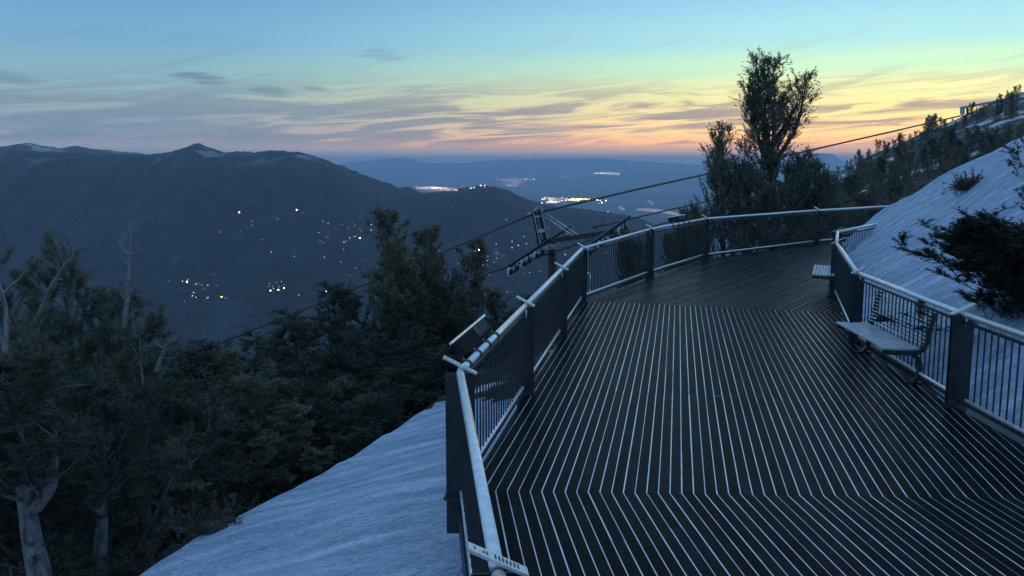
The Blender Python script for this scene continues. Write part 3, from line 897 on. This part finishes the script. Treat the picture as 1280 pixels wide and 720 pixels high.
for (px, py, k, mi) in house:
    h = land(px, py)
    if h is None: continue
    r = h[1] * (k ** 1.1) * .8 / 1111.0
    m = MB(); blob(m, (0, 0, r), r, 0)
    o = m.build('house_light', (WL if k > .65 else DIM)[mi if rng.random() < .6 else 0]); o.location = h[0]
    tag(o, 'tiny white or amber house light on the dark wooded slopes', 'light', 'house lights scattered over the dark slopes')


def ground_patch(name, pts, m, dz, label, cat):
    v = []
    for (x, y) in pts:
        h = P(x, y, FLOOR + dz); v.append(h)
    b = MB(); b.add(v, [tuple(range(len(v)))]); o = b.build(name, m)
    return tag(o, label, cat, kind='structure')


ground_patch('lake', [(795, 262.8), (812, 264.4), (830, 266.6), (850, 270), (858, 269.2), (838, 263.8), (822, 261.2), (806, 260.2), (796, 260.8)], M['water'], .6, 'narrow lake reflecting the bright sky', 'lake')
ground_patch('pond', [(772, 257.5), (777, 258), (782, 262), (778, 263), (774, 261)], M['water'], .6, 'small pond reflecting the sky', 'pond')
ground_patch('pond', [(809, 251), (813, 251), (818, 255), (815, 256)], M['water'], .6, 'small pond beyond the lake', 'pond')


# ------------------------------------------------------------------ trees
def tuft_template(n, length, nl, w, rs):
    """needles around a short twig along +z"""
    t = rs.uniform(0, 1, n); a = rs.uniform(0, 2 * math.pi, n); sp_ = rs.uniform(.35, 1.1, n)
    rad = np.stack([np.cos(a), np.sin(a), np.zeros(n)], -1)
    base = np.stack([np.zeros(n), np.zeros(n), t * length], -1)
    dirn = rad * np.sin(sp_)[:, None] + np.array([0, 0, 1]) * np.cos(sp_)[:, None]
    tip = base + dirn * (nl * rs.uniform(.7, 1.15, n))[:, None]
    side = np.cross(dirn, np.stack([rs.normal(size=n), rs.normal(size=n), rs.normal(size=n)], -1))
    side /= np.linalg.norm(side, axis=1)[:, None]
    b2 = base + dirn * nl * .25
    return np.stack([base, b2 + side * w * .5 + dirn * nl * .2, tip], 1) if False else np.stack([b2 - dirn * nl * .2 - side * w * .5, b2 - dirn * nl * .2 + side * w * .5, tip], 1)


def place_tufts(pos, dirs, scl, n=14, length=.22, nl=.11, w=.02, rs=None):
    rs = rs or rng
    tpl = [tuft_template(n, length, nl, w, rs) for _ in range(6)]
    pos, dirs, scl = np.asarray(pos), np.asarray(dirs), np.asarray(scl)
    d = dirs / (np.linalg.norm(dirs, axis=1)[:, None] + 1e-9)
    ref = np.where(np.abs(d[:, 2:3]) < .9, np.array([[0, 0, 1.0]]), np.array([[1.0, 0, 0]]))
    a = np.cross(ref, d); a /= np.linalg.norm(a, axis=1)[:, None]
    b = np.cross(d, a)
    out = []
    k = rs.integers(0, 6, len(pos))
    for i in range(6):
        s = np.nonzero(k == i)[0]
        if not len(s): continue
        Rm = np.stack([a[s], b[s], d[s]], 1)           # rows
        v = np.einsum('tkc,ncd->ntkd', tpl[i], Rm) * scl[s][:, None, None, None] + pos[s][:, None, None, :]
        out.append(v.reshape(-1, 3, 3))
    return np.concatenate(out)


def curve(p, d, L, n, bend, jit, rs):
    """a growing line: bend pulls it towards a direction, jit wobbles it"""
    pts = [np.array(p, float)]; d = np.array(d, float); d /= np.linalg.norm(d)
    for _ in range(n):
        d = d + bend / n + rs.normal(size=3) * jit / math.sqrt(n); d /= np.linalg.norm(d)
        pts.append(pts[-1] + d * L / n)
    return np.array(pts)


def pine(seed, h=10.0, leaders=1, width=2.4, low=.08, n_br=60, up=.5, dead=.1, trunk_r=.16, dens=1.0, nl=.12, nw=.018, tl=.24, ntuft=13, taper=.8, crown='needle', bark='bark', lean=0.0, bias=None, open_=.8, wob=.22):
    """builds an Empty with the parts trunk (stem and limbs), crown (needles), dead_limb"""
    rs = np.random.default_rng(seed)
    root = empty('pine_tree')
    tk = MB()
    TP, TD, TS = [], [], []
    stems = []
    main = curve((0, 0, -.6), (lean, 0, 1), h + .6, 12, np.array([0, 0, .5]), wob, rs)
    stems.append((main, trunk_r, 1.0))
    for k in range(leaders - 1):
        i = rs.integers(3, 8); a = rs.uniform(0, 2 * math.pi)
        d = np.array([math.cos(a) * open_, math.sin(a) * open_, 1.0])
        L = (h - main[i][2]) * rs.uniform(.7, 1.0)
        stems.append((curve(main[i], d, L, 9, np.array([0, 0, 1.3]), .2, rs), trunk_r * .5, .7))
    for (pts, r0, wk) in stems:
        n = len(pts); tk.tube(pts, r0 * (1 - np.linspace(0, 1, n) ** 1.2 * .93), 8)
        L_st = np.linalg.norm(np.diff(pts, axis=0), axis=1).sum()
        nb = int(n_br * wk * L_st / h)
        for j in range(nb):
            f = (low if wk == 1 else .15) + (1 - (low if wk == 1 else .15)) * (j + rs.random()) / nb
            i = min(int(f * (n - 1)), n - 2); p = pts[i] + (pts[i + 1] - pts[i]) * (f * (n - 1) - i)
            g = f if wk == 1 else .45 + .55 * f
            L = width * wk ** .5 * (max(.0, 1 - g) ** taper + .12) * rs.uniform(.55, 1.2)
            a = rs.uniform(0, 2 * math.pi)
            if bias is not None and rs.random() < .5: a = bias + rs.normal() * .7
            e = up * rs.uniform(.3, 1.1) + .5 * g
            d = np.array([math.cos(a), math.sin(a), e])
            is_dead = rs.random() < dead
            br = curve(p, d, L, 6, np.array([0, 0, .9 * up + .1]), .35 if not is_dead else .7, rs)
            rb = max(.012, r0 * .28 * (1 - g * .7))
            tk.tube(br, rb * (1 - np.linspace(0, 1, 7) * .8), 5, m=int(is_dead), cap=False)
            nsub = max(2, int(L / .30))
            for q in range(nsub):
                t = .3 + .7 * (q + rs.random()) / nsub
                ii = min(int(t * 6), 5); b0 = br[ii] + (br[ii + 1] - br[ii]) * (t * 6 - ii)
                ax = br[ii + 1] - br[ii]; ax /= np.linalg.norm(ax)
                sd_ = np.cross(ax, rs.normal(size=3)); sd_ /= np.linalg.norm(sd_)
                sdir = ax * .7 + sd_ * .8 + np.array([0, 0, .35 * up + .1])
                Ls = rs.uniform(.25, .6) * (.6 + .5 * L / width)
                sb = curve(b0, sdir, Ls, 3, np.array([0, 0, .5 * up]), .3, rs)
                tk.tube(sb, [rb * .3, rb * .22, rb * .16, .003], 4, m=1 if is_dead else 2, cap=False)
                if is_dead: continue
                nt_ = max(1, int(rs.poisson(2.6 * dens)))
                for _ in range(nt_):
                    tt_ = rs.uniform(.25, 1); k = min(int(tt_ * 3), 2)
                    TP.append(sb[k] + (sb[k + 1] - sb[k]) * (tt_ * 3 - k))
                    v = (sb[k + 1] - sb[k]); v = v / np.linalg.norm(v) + rs.normal(size=3) * .45 + np.array([0, 0, .5 * up])
                    TD.append(v); TS.append(rs.uniform(.7, 1.25))
            if not is_dead:
                for t in (1.0, .9): TP.append(br[-1] if t == 1 else br[-2]); TD.append(br[-1] - br[-2] + rs.normal(size=3) * .05); TS.append(rs.uniform(.9, 1.3))
        TP.append(pts[-1]); TD.append(pts[-1] - pts[-2]); TS.append(1.2)
    t = tk.build('trunk', [M[bark], M['dead'], M['bark']], root, smooth=True)
    tri_mesh('crown', place_tufts(TP, TD, TS, ntuft, tl, nl, nw, rs), M[crown], root)
    root['h'] = float(np.percentile(np.array(TP)[:, 2], 99.7) + .12)
    return root


def put(proto, used, x, y, ztop=None, zb=None, label=None, group=None, rz=None, sxy=None, cat='tree'):
    """stand a copy of a tree (the first time: the tree itself) at x, y with its top at ztop"""
    o = proto if proto.name not in used else copy_tree(proto)
    used.add(proto.name)
    if zb is None: zb = ground(x, y)
    h = proto['h']; s = (ztop - zb) / h if ztop is not None else 1.0
    o.location = (x, y, zb); o.rotation_euler = (0, 0, rng.uniform(0, 6.28) if rz is None else rz)
    k = sxy or s
    o.scale = (k, k, s)
    tag(o, label, cat, group)
    return o


used = set()
# the large pine behind the railing
big = pine(11, 8.6, leaders=7, width=2.7, low=.03, n_br=84, up=1.3, dead=.04, trunk_r=.15, dens=1.15, nl=.085, nw=.026, tl=.34, ntuft=16, taper=1.0, open_=.42, wob=.1, crown='needle')
pb = At(972, 268, 36.0)
put(big, used, pb[0], pb[1], At(972, 68, 36.0)[2], sxy=1.5, label='tall bushy pine with upswept tips behind the far railing, against the sunset', rz=.6)
sm = pine(12, 5.0, leaders=5, width=1.7, low=.03, n_br=64, up=1.0, dead=.02, trunk_r=.09, dens=1.4, open_=.5, wob=.12, nl=.085, nw=.028, tl=.24, ntuft=12, taper=.7, crown='needle')
pb = At(908, 275, 35.0)
put(sm, used, pb[0], pb[1], At(905, 156, 35.0)[2], label='smaller pine crowding against the tall bushy pine beside the lake view', rz=2.0)
lowp = pine(13, 3.6, leaders=4, width=2.0, low=.02, n_br=70, up=.7, dead=.02, trunk_r=.08, dens=2.6, nl=.09, nw=.03, tl=.22, ntuft=12, taper=.5, crown='needle')
for (px, top, D, lab) in ((1000, 190, 37.0, 'rounded low pine at the foot of the tall bushy pine, toward the snow bank'), (940, 205, 34.5, 'low bushy pine filling the foot of the tall bushy pine')):
    pb = At(px, 270, D); put(lowp, used, pb[0], pb[1], At(px, top, D)[2], label=lab, sxy=1.0)

# forest below the snow slope
gn = pine(21, 9.0, leaders=4, width=2.0, low=.10, n_br=72, up=.75, dead=.14, trunk_r=.2, dens=2.4, nl=.12, nw=.016, tl=.22, ntuft=22, taper=.55, crown='needle', bark='pale_bark')
bu = pine(22, 9.0, leaders=4, width=2.3, low=.07, n_br=80, up=.55, dead=.08, trunk_r=.2, dens=2.5, nl=.12, nw=.017, tl=.24, ntuft=22, taper=.6, crown='needle', bark='pale_bark')
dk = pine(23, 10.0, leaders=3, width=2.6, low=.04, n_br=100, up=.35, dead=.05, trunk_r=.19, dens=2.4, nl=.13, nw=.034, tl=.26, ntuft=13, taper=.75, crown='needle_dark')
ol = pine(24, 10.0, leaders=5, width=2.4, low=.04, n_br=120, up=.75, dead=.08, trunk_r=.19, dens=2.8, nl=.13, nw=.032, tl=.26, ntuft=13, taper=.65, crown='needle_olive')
stand = [
    # proto, px, top py, D, width scale, label (None: one of the stand)
    (gn, 66, 250, 14.0, .95, 'gnarled pine with bare pale limbs and dark tufts at its top'),
    (bu, 148, 305, 14.5, .85, 'pine with a rounded bushy top and a bleached snag beside it'),
    (ol, 520, 268, 25.0, .80, 'tall olive pine with flat top, in front of the lower lift cable'),
    (ol, 564, 302, 26.5, .68, 'olive pine with pale twigs next to the tall flat-topped one'),
    (dk, 425, 396, 22.0, 1.0, 'dark spreading pine between the tall olive pine and the mountain'),
    (dk, 470, 356, 24.5, .85, 'dark pine half hidden by the tall olive pine'),
    (bu, 96, 405, 12.5, .60, 'bushy pine with a thick pale trunk near the bottom corner'),
    (gn, 18, 440, 11.5, .50, 'pine crowding the edge of the picture under the bare snag'),
    (bu, 205, 445, 15.5, .75, None), (dk, 243, 428, 17.5, .85, None), (ol, 300, 452, 18.5, .75, None), (dk, 352, 448, 20.0, .9, None),
    (ol, 395, 470, 19.0, .7, None), (dk, 158, 500, 13.0, .62, None), (dk, 262, 520, 15.0, .7, None), (ol, 330, 520, 16.2, .66, None),
    (dk, 440, 468, 18.5, .72, None), (dk, 500, 420, 20.5, .78, None), (dk, 56, 500, 10.0, .48, None), (bu, 100, 500, 10.9, .45, None), (dk, 545, 392, 23.5, .7, None), (dk, 600, 392, 25.0, .7, None),
    (dk, 215, 560, 12.6, .5, None), (dk, 384, 520, 17.0, .66, None), (ol, 120, 470, 16.0, .8, None), (dk, 10, 470, 16.0, .9, None), (dk, 310, 430, 26.0, 1.0, None), (dk, 190, 430, 24.0, 1.0, None), (ol, 645, 366, 27.0, .55, None), (dk, 690, 372, 28.0, .6, None),
]
for (pr, px, top, D, kx, lab) in stand:
    q = At(px, 500, D); x, y = q[0], q[1]
    o = put(pr, used, x, y, At(px, top, D)[2], sxy=kx, label=lab or 'dark conifer in the dense stand below the snow slope', group=None if lab else 'conifers in the stand below the snow slope')


def snag(px0, py0, D, px1, py1, label, seed):
    rs = np.random.default_rng(seed)
    a, b = At(px0, py0, D), At(px1, py1, D)
    root = empty('dead_tree', a, label=label, cat='tree', group='bleached dead trees in the forest')
    m = MB(); d = b - a; L = np.linalg.norm(d)
    main = curve((0, 0, 0), d, L, 10, np.zeros(3), .22, rs)
    m.tube(main, np.linspace(.05, .008, 11), 6); m.build('trunk', M['dead'], root, smooth=True)
    for k in range(7):
        i = rs.integers(3, 10); q = MB()
        dv = main[i] - main[i - 1]; dv = dv / np.linalg.norm(dv) + rs.normal(size=3) * .65
        q.tube(curve(main[i], dv, L * rs.uniform(.12, .35), 5, np.array([0, 0, .4]), .4, rs), np.linspace(.018, .004, 6), 5, cap=False)
        q.build('limb', M['dead'], root, smooth=True)
    return root


snag(2, 520, 10.5, 14, 352, 'pale leafless snag at the very edge of the picture', 1)
snag(152, 420, 14.2, 186, 280, 'bleached thin snag leaning out of the bushy topped pine', 2)
snag(46, 400, 13.6, 96, 285, 'bare silvery snag forking through the gnarled pine', 3)
snag(196, 465, 13.2, 214, 420, 'short pale snag above the dark conifers', 4)
# three pines in the bottom corner whose pale trunks stand clear of the foliage
tl_ = pine(25, 6.0, leaders=2, width=1.5, low=.60, n_br=58, up=.5, dead=.12, trunk_r=.21, dens=2.6, nl=.11, nw=.016, tl=.22, ntuft=20, taper=.4, crown='needle_dark', bark='pale_bark', wob=.1)
for (px, D, top, k, lab) in ((46, 9.0, 440, .85, 'pine with a thick pale trunk standing at the bottom corner'), (124, 10.2, 470, .62, 'pine with a slimmer pale trunk beside the thick trunked one'), (184, 11.8, 480, .45, 'thin pale trunked pine nearest the brushy snow edge')):
    q = At(px, 700, D); put(tl_, used, q[0], q[1], At(px, top, D)[2], sxy=k, label=lab)

# pine on the snow bank, seen close
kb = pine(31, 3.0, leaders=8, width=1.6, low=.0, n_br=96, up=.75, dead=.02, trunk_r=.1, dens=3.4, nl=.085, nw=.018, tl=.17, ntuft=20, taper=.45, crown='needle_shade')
q = At(1298, 330, 11.6)
put(kb, used, q[0], q[1], At(1298, 268, 11.6)[2], zb=ground(q[0], q[1]) - .5, sxy=1.05, label='dark low pine growing out of the snow bank behind the benches', rz=1.0)
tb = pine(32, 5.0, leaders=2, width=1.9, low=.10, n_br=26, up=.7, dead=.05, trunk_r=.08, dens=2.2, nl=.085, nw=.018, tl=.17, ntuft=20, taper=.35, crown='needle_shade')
q = At(1298, 330, 14.5); put(tb, used, q[0], q[1], At(1298, 178, 14.5)[2], sxy=.42, label='sparse young pine with tufted branches reaching over the snow bank', rz=2.4)
q = At(1312, 330, 16.5); put(tb, used, q[0], q[1], At(1312, 66, 16.5)[2], sxy=.40, label='tall thin pine whose top tufts show against the sky at the picture edge', rz=4.4)

# brush on the snow
def bush(px, py, D, r, label, seed, m='brush', n=46, group=None):
    rs = np.random.default_rng(seed); p = At(px, py, D); z = ground(p[0], p[1])
    root = empty('shrub', (p[0], p[1], z), label=label, cat='shrub', group=group)
    tw = MB(); TP, TD = [], []
    for k in range(n):
        a = rs.uniform(0, 6.28); d = np.array([math.cos(a) * .9, math.sin(a) * .9, rs.uniform(.15, 1)])
        c = curve((0, 0, -.05), d, r * rs.uniform(.5, 1.1), 4, np.array([0, 0, .3]), .5, rs)
        tw.tube(c, np.linspace(.012, .003, 5), 4, cap=False)
        for i in (2, 3, 4): TP.append(c[i]); TD.append(c[i] - c[i - 1] + rs.normal(size=3) * .05)
    tw.build('stem', M['brush'], root)
    tri_mesh('leaves', place_tufts(TP, TD, np.full(len(TP), 1.0), 9, .1, .07, .016, rs), M[m], root)


bush(1210, 234, 21.0, .46, 'brown shrub poking out of the snow bank', 41, n=95)
for k, (px, py, D, lab) in enumerate(((205, 690, 9.9, 'low twiggy shrub on the rim of the snow slope, next to the pale trunks'), (232, 672, 10.4, 'low twiggy shrub on the rim of the snow slope, middle of three'), (262, 680, 9.6, 'low twiggy shrub farthest out on the open snow'))):
    bush(px, py, D, .5, lab, 50 + k, m='brush', n=44, group='shrubs on the rim of the snow slope')


def rock(px, py, D, r, label, seed, flat=.6, group=None):
    rs = np.random.default_rng(seed); p = At(px, py, D); z = ground(p[0], p[1])
    n, k = 14, 9; v = []
    for i in range(k):
        th = math.pi * (i + .5) / k
        for j in range(n):
            a = 2 * math.pi * j / n
            v.append((math.sin(th) * math.cos(a), math.sin(th) * math.sin(a) * .8, math.cos(th) * flat))
    v = np.array(v); v *= r * (1 + .22 * fbm(v[:, 0] * 1.7 + seed, v[:, 1] * 1.7 + v[:, 2] * 2, 3))[:, None]
    f = [(i * n + j, (i + 1) * n + j, (i + 1) * n + (j + 1) % n, i * n + (j + 1) % n) for i in range(k - 1) for j in range(n)] + [tuple(range(n)), tuple((k - 1) * n + j for j in range(n - 1, -1, -1))]
    m = MB(); m.add(v, f); o = m.build('rock', M['rock'], smooth=False); o.location = (p[0], p[1], z + r * flat * .3)
    return tag(o, label, 'rock', group)


rock(553, 641, 5.3, .10, 'small dark stone melting out of the snow against the railing', 3)
for k, (px, py, D, r, lab) in enumerate(((268, 683, 9.4, .16, 'dark stone at the outer end of the brushy rim'), (250, 668, 10.0, .12, 'small stone between the low shrubs'), (222, 694, 9.6, .2, 'largest dark stone among the low shrubs'), (240, 688, 9.5, .11, 'smallest stone of the brushy snow rim'), (284, 676, 9.6, .09, 'lone pebble-like stone on the clean snow'))):
    rock(px, py, D, r, lab, 20 + k, group='stones on the rim of the snow slope')

# small pines over the hillside
hp = [pine(61 + k, 3.6, leaders=1 + k % 3, width=(.95, 1.15, .85, 1.3)[k], low=.05, n_br=44, up=(.3, .6, .4, .7)[k], dead=.04, trunk_r=.07, dens=1.5, nl=.13, nw=.045, tl=.26, ntuft=8, taper=.8, crown=('needle', 'needle_olive', 'needle_dark', 'needle_olive')[k]) for k in range(4)]
placed = 0
for k in range(1500):
    px = rng.uniform(1000, 1330); D = 36 * (178 / 36) ** rng.random()
    a = math.atan((px - 640) / 1111.0); x, y = D * math.sin(a), D * math.cos(a)
    if vnoise(x * .06 + 3, y * .06) < -.35: continue
    z = ground(x, y, (hill_bvh,))
    qx, qy = proj((x, y, z + 2.5))
    if px > 1060 and qy > np.interp(qx, sky_px, sky_py) + 4: continue      # wholly behind the snow bank
    if qy > 300 or (D > 150 and rng.random() < .3): continue
    s = rng.uniform(.34, .74) * (1.0 if D < 90 else 1.1)
    if 1185 < px < 1285 and D > 115: s *= .75
    o = put(hp[int(rng.integers(4))], used, x, y, z + 3.6 * s, zb=z, sxy=s * rng.uniform(.8, 1.15), label='small dark pine on the scrubby snow-patched hillside', group='small pines over the hillside')
    placed += 1
    if placed >= 290: break
print('hillside pines', placed)
# a few shrubs past the far railing, under the lake view
for k, (px, top, D) in enumerate(((862, 262, 33), (880, 256, 34), (842, 272, 31), (800, 288, 28))):
    pb = At(px, 300, D)
    o = put(lowp, used, pb[0], pb[1], At(px, top, D)[2], sxy=.45, label='low dark pine scrub just past the far railing', group='pine scrub past the far railing')


# ------------------------------------------------------------------ lift tower, its cables, the upper tower
rope = np.array([.55, .83]); rope /= np.linalg.norm(rope)
DT = 45.0
base_t = At(690, 350, DT)
tz = lambda y: At(690, y, DT)[2]
tw = empty('lift_tower', (base_t[0], base_t[1], -14), label='dark steel lift tower with rows of sheave wheels beyond the railing', cat='lift tower')
org = np.array([base_t[0], base_t[1], -14.0])
W3 = lambda p: np.asarray(p, float) - org
m = MB(); m.tube([(0, 0, -2), (0, 0, 14 + tz(312))], [.36, .26], 14); m.build('post', M['tower'], tw, smooth=True)
u3 = np.array([rope[0], rope[1], .245]); u3 /= np.linalg.norm(u3)
arm = np.array([rope[1], -rope[0], 0.0])


def train(center, nW, sp, label=None):
    b = MB(); c = np.asarray(center)
    b.bar(W3(c - u3 * sp * nW / 2 + np.array([0, 0, .42])), W3(c + u3 * sp * nW / 2 + np.array([0, 0, .50])), .10, .14)
    for k in range(nW // 2):
        q = c + u3 * sp * (2 * k - nW / 2 + 1); b.bar(W3(q - u3 * sp * .5), W3(q + u3 * sp * .5), .07, .1); b.bar(W3(q), W3(q + np.array([0, 0, .48])), .07, .07)
    be = b.build('sheave_beam', M['tower'], tw)
    for k in range(nW):
        q = c + u3 * sp * (k - nW / 2 + .5) - arm * .10
        wm = MB()
        wm.tube([W3(q - arm * .045), W3(q + arm * .045)], .23, 20); wh = wm.build('sheave_wheel', M['rubber'], tw)
        hm = MB(); hm.tube([W3(q - arm * .06), W3(q + arm * .06)], .15, 14); hm.build('hub', M['tower'], wh)


cA = At(676, 318, DT - 1.0); cB = At(762, 300, DT - 2.0)
train(cA, 10, .60); train(cB, 8, .56)
m = MB(); m.bar(W3(At(672, 303, DT)), W3(At(768, 290, DT - 2.0)), .20, .24); m.build('crossarm', M['tower'], tw)
m = MB()
m.bar(W3(At(644, 329, DT - .6)), W3(At(700, 305, DT - .4)), .10, .14); m.bar(W3(At(688, 308, DT - .6)), W3(At(722, 299, DT - .4)), .08, .12)
m.build('catwalk', M['tower_pale'], tw)
m = MB()
for (x0, y0, x1, y1, s) in ((667, 264, 675, 306, .22), (674, 262, 684, 308, .24)): m.bar(W3(At(x0, y0, DT)), W3(At(x1, y1, DT)), s, s)
m.build('lifting_frame', M['tower'], tw)
m = MB()
for (x0, y0, x1, y1, s_) in ((664, 266, 675, 257, .10), (675, 257, 679, 264, .10), (666.5, 264, 676, 306, .05), (676.5, 262, 686.5, 308, .05), (668, 271, 676, 270, .06), (671.5, 289, 681, 288, .16), (659, 267.5, 666, 265, .10)):
    m.bar(W3(At(x0, y0, DT - .35)), W3(At(x1, y1, DT - .35)), s_, s_)
m.build('frame_bracket', M['tower_pale'], tw)
for (x0, y0, x1, y1) in ((682, 266, 729, 298), (682, 271, 720, 297)):
    m = MB(); m.bar(W3(At(x0, y0, DT)), W3(At(x1, y1, DT - 1.0)), .05, .05); m.build('stay', M['tower_pale'], tw)

D2 = 150.0
tc_ = At(1240, 128, D2)
t2 = empty('lift_tower', (tc_[0], tc_[1], 0), label='distant lift tower with a level top beam on the hillside crest', cat='lift tower')
o2 = np.array([tc_[0], tc_[1], 0.0]); V3 = lambda x, y, D=D2: At(x, y, D) - o2
m = MB(); m.bar(V3(1204, 134.5), V3(1272, 122), .35, .40); m.build('top_beam', M['tower_pale'], t2)
for (a, b) in (((1209, 135), (1212, 178)), ((1256, 126), (1246, 185)), ((1252, 127), (1226, 172))):
    m = MB(); m.bar(V3(*a), V3(*b), .28, .28); m.build('leg', M['tower'], t2)
m = MB(); m.bar(V3(1212, 152), V3(1250, 148), .16, .16); m.bar(V3(1210, 140), V3(1166, 190, 149), .14, .14); m.build('brace', M['tower_pale'], t2)
m = MB(); m.tube([V3(1203, 133), V3(1203, 143)], .38, 10); m.build('end_sheave', M['tower_pale'], t2)


def cable(name, pts, rads, label, sag=0.0):
    pts = [np.asarray(p, float) for p in pts]; a = pts[0]
    P_ = []; Rr = []
    for (p, q, r0, r1) in zip(pts[:-1], pts[1:], rads[:-1], rads[1:]):
        for t in np.linspace(0, 1, 14)[(1 if P_ else 0):]:
            w = p + (q - p) * t; w = w - np.array([0, 0, sag * 4 * t * (1 - t)]); P_.append(w - a); Rr.append(r0 + (r1 - r0) * t)
    root = MB(); root.tube(P_, Rr, 8); o = root.build(name, M['cable'], smooth=True); o.location = a
    return tag(o, label, 'cable')


cable('lift_cable', [At(100, 505, 21.5), At(255, 437, 26.5), At(480, 346, 36.5), At(658, 271, DT), At(684, 263, DT), At(790, 238, 58), At(890, 216, 76), At(1204, 144, D2)], [.028, .032, .04, .05, .065, .075, .085, .12], 'thick lift cable running over the top of the steel tower')
cable('lift_cable', [At(480, 392, 31), At(609, 342, DT - 4.0), At(743, 298.5, DT + 2.5), At(755, 300, DT + 3), At(890, 262, 72), At(1060, 215, 130)], [.04, .045, .05, .055, .075, .08], 'lower lift cable lying on the row of sheave wheels')
cable('lift_cable', [At(742, 284, DT + 1), At(890, 250, 70), At(1060, 212, 130)], [.05, .07, .07], 'thin lift cable between the thick one and the lowest, ending at the crossarm')

# ------------------------------------------------------------------ air
hz = MB(); x0, x1, y0, y1, z0_, z1_ = -13200, 13200, -300, 13200, -224, 58
hz.box(((x0 + x1) / 2, (y0 + y1) / 2, (z0_ + z1_) / 2), (x1 - x0, y1 - y0, z1_ - z0_))
hm = bpy.data.materials.new('blue_air'); hm.use_nodes = True
nt = hm.node_tree; nt.nodes.clear()
mo = nt.nodes.new('ShaderNodeOutputMaterial'); pv = nt.nodes.new('ShaderNodeVolumePrincipled')
pv.inputs['Color'].default_value = (.62, .79, 1.0, 1); pv.inputs['Density'].default_value = .00018; pv.inputs['Anisotropy'].default_value = .0
nt.links.new(pv.outputs[0], mo.inputs['Volume'])
ho = hz.build('haze', hm); tag(ho, 'thin blue evening haze filling the valley', 'haze', kind='stuff')

# ------------------------------------------------------------------ render settings
scene.render.engine = 'CYCLES'
cy = scene.cycles
cy.use_denoising = True
cy.max_bounces = 6; cy.diffuse_bounces = 3; cy.glossy_bounces = 3; cy.volume_bounces = 1; cy.transmission_bounces = 2
cy.volume_step_rate = 5.0
cy.sample_clamp_indirect = 4
vs = scene.view_settings
vs.view_transform = 'Standard'; vs.look = 'None'; vs.exposure = 0.45; vs.gamma = 1.0; vs.use_curve_mapping = False
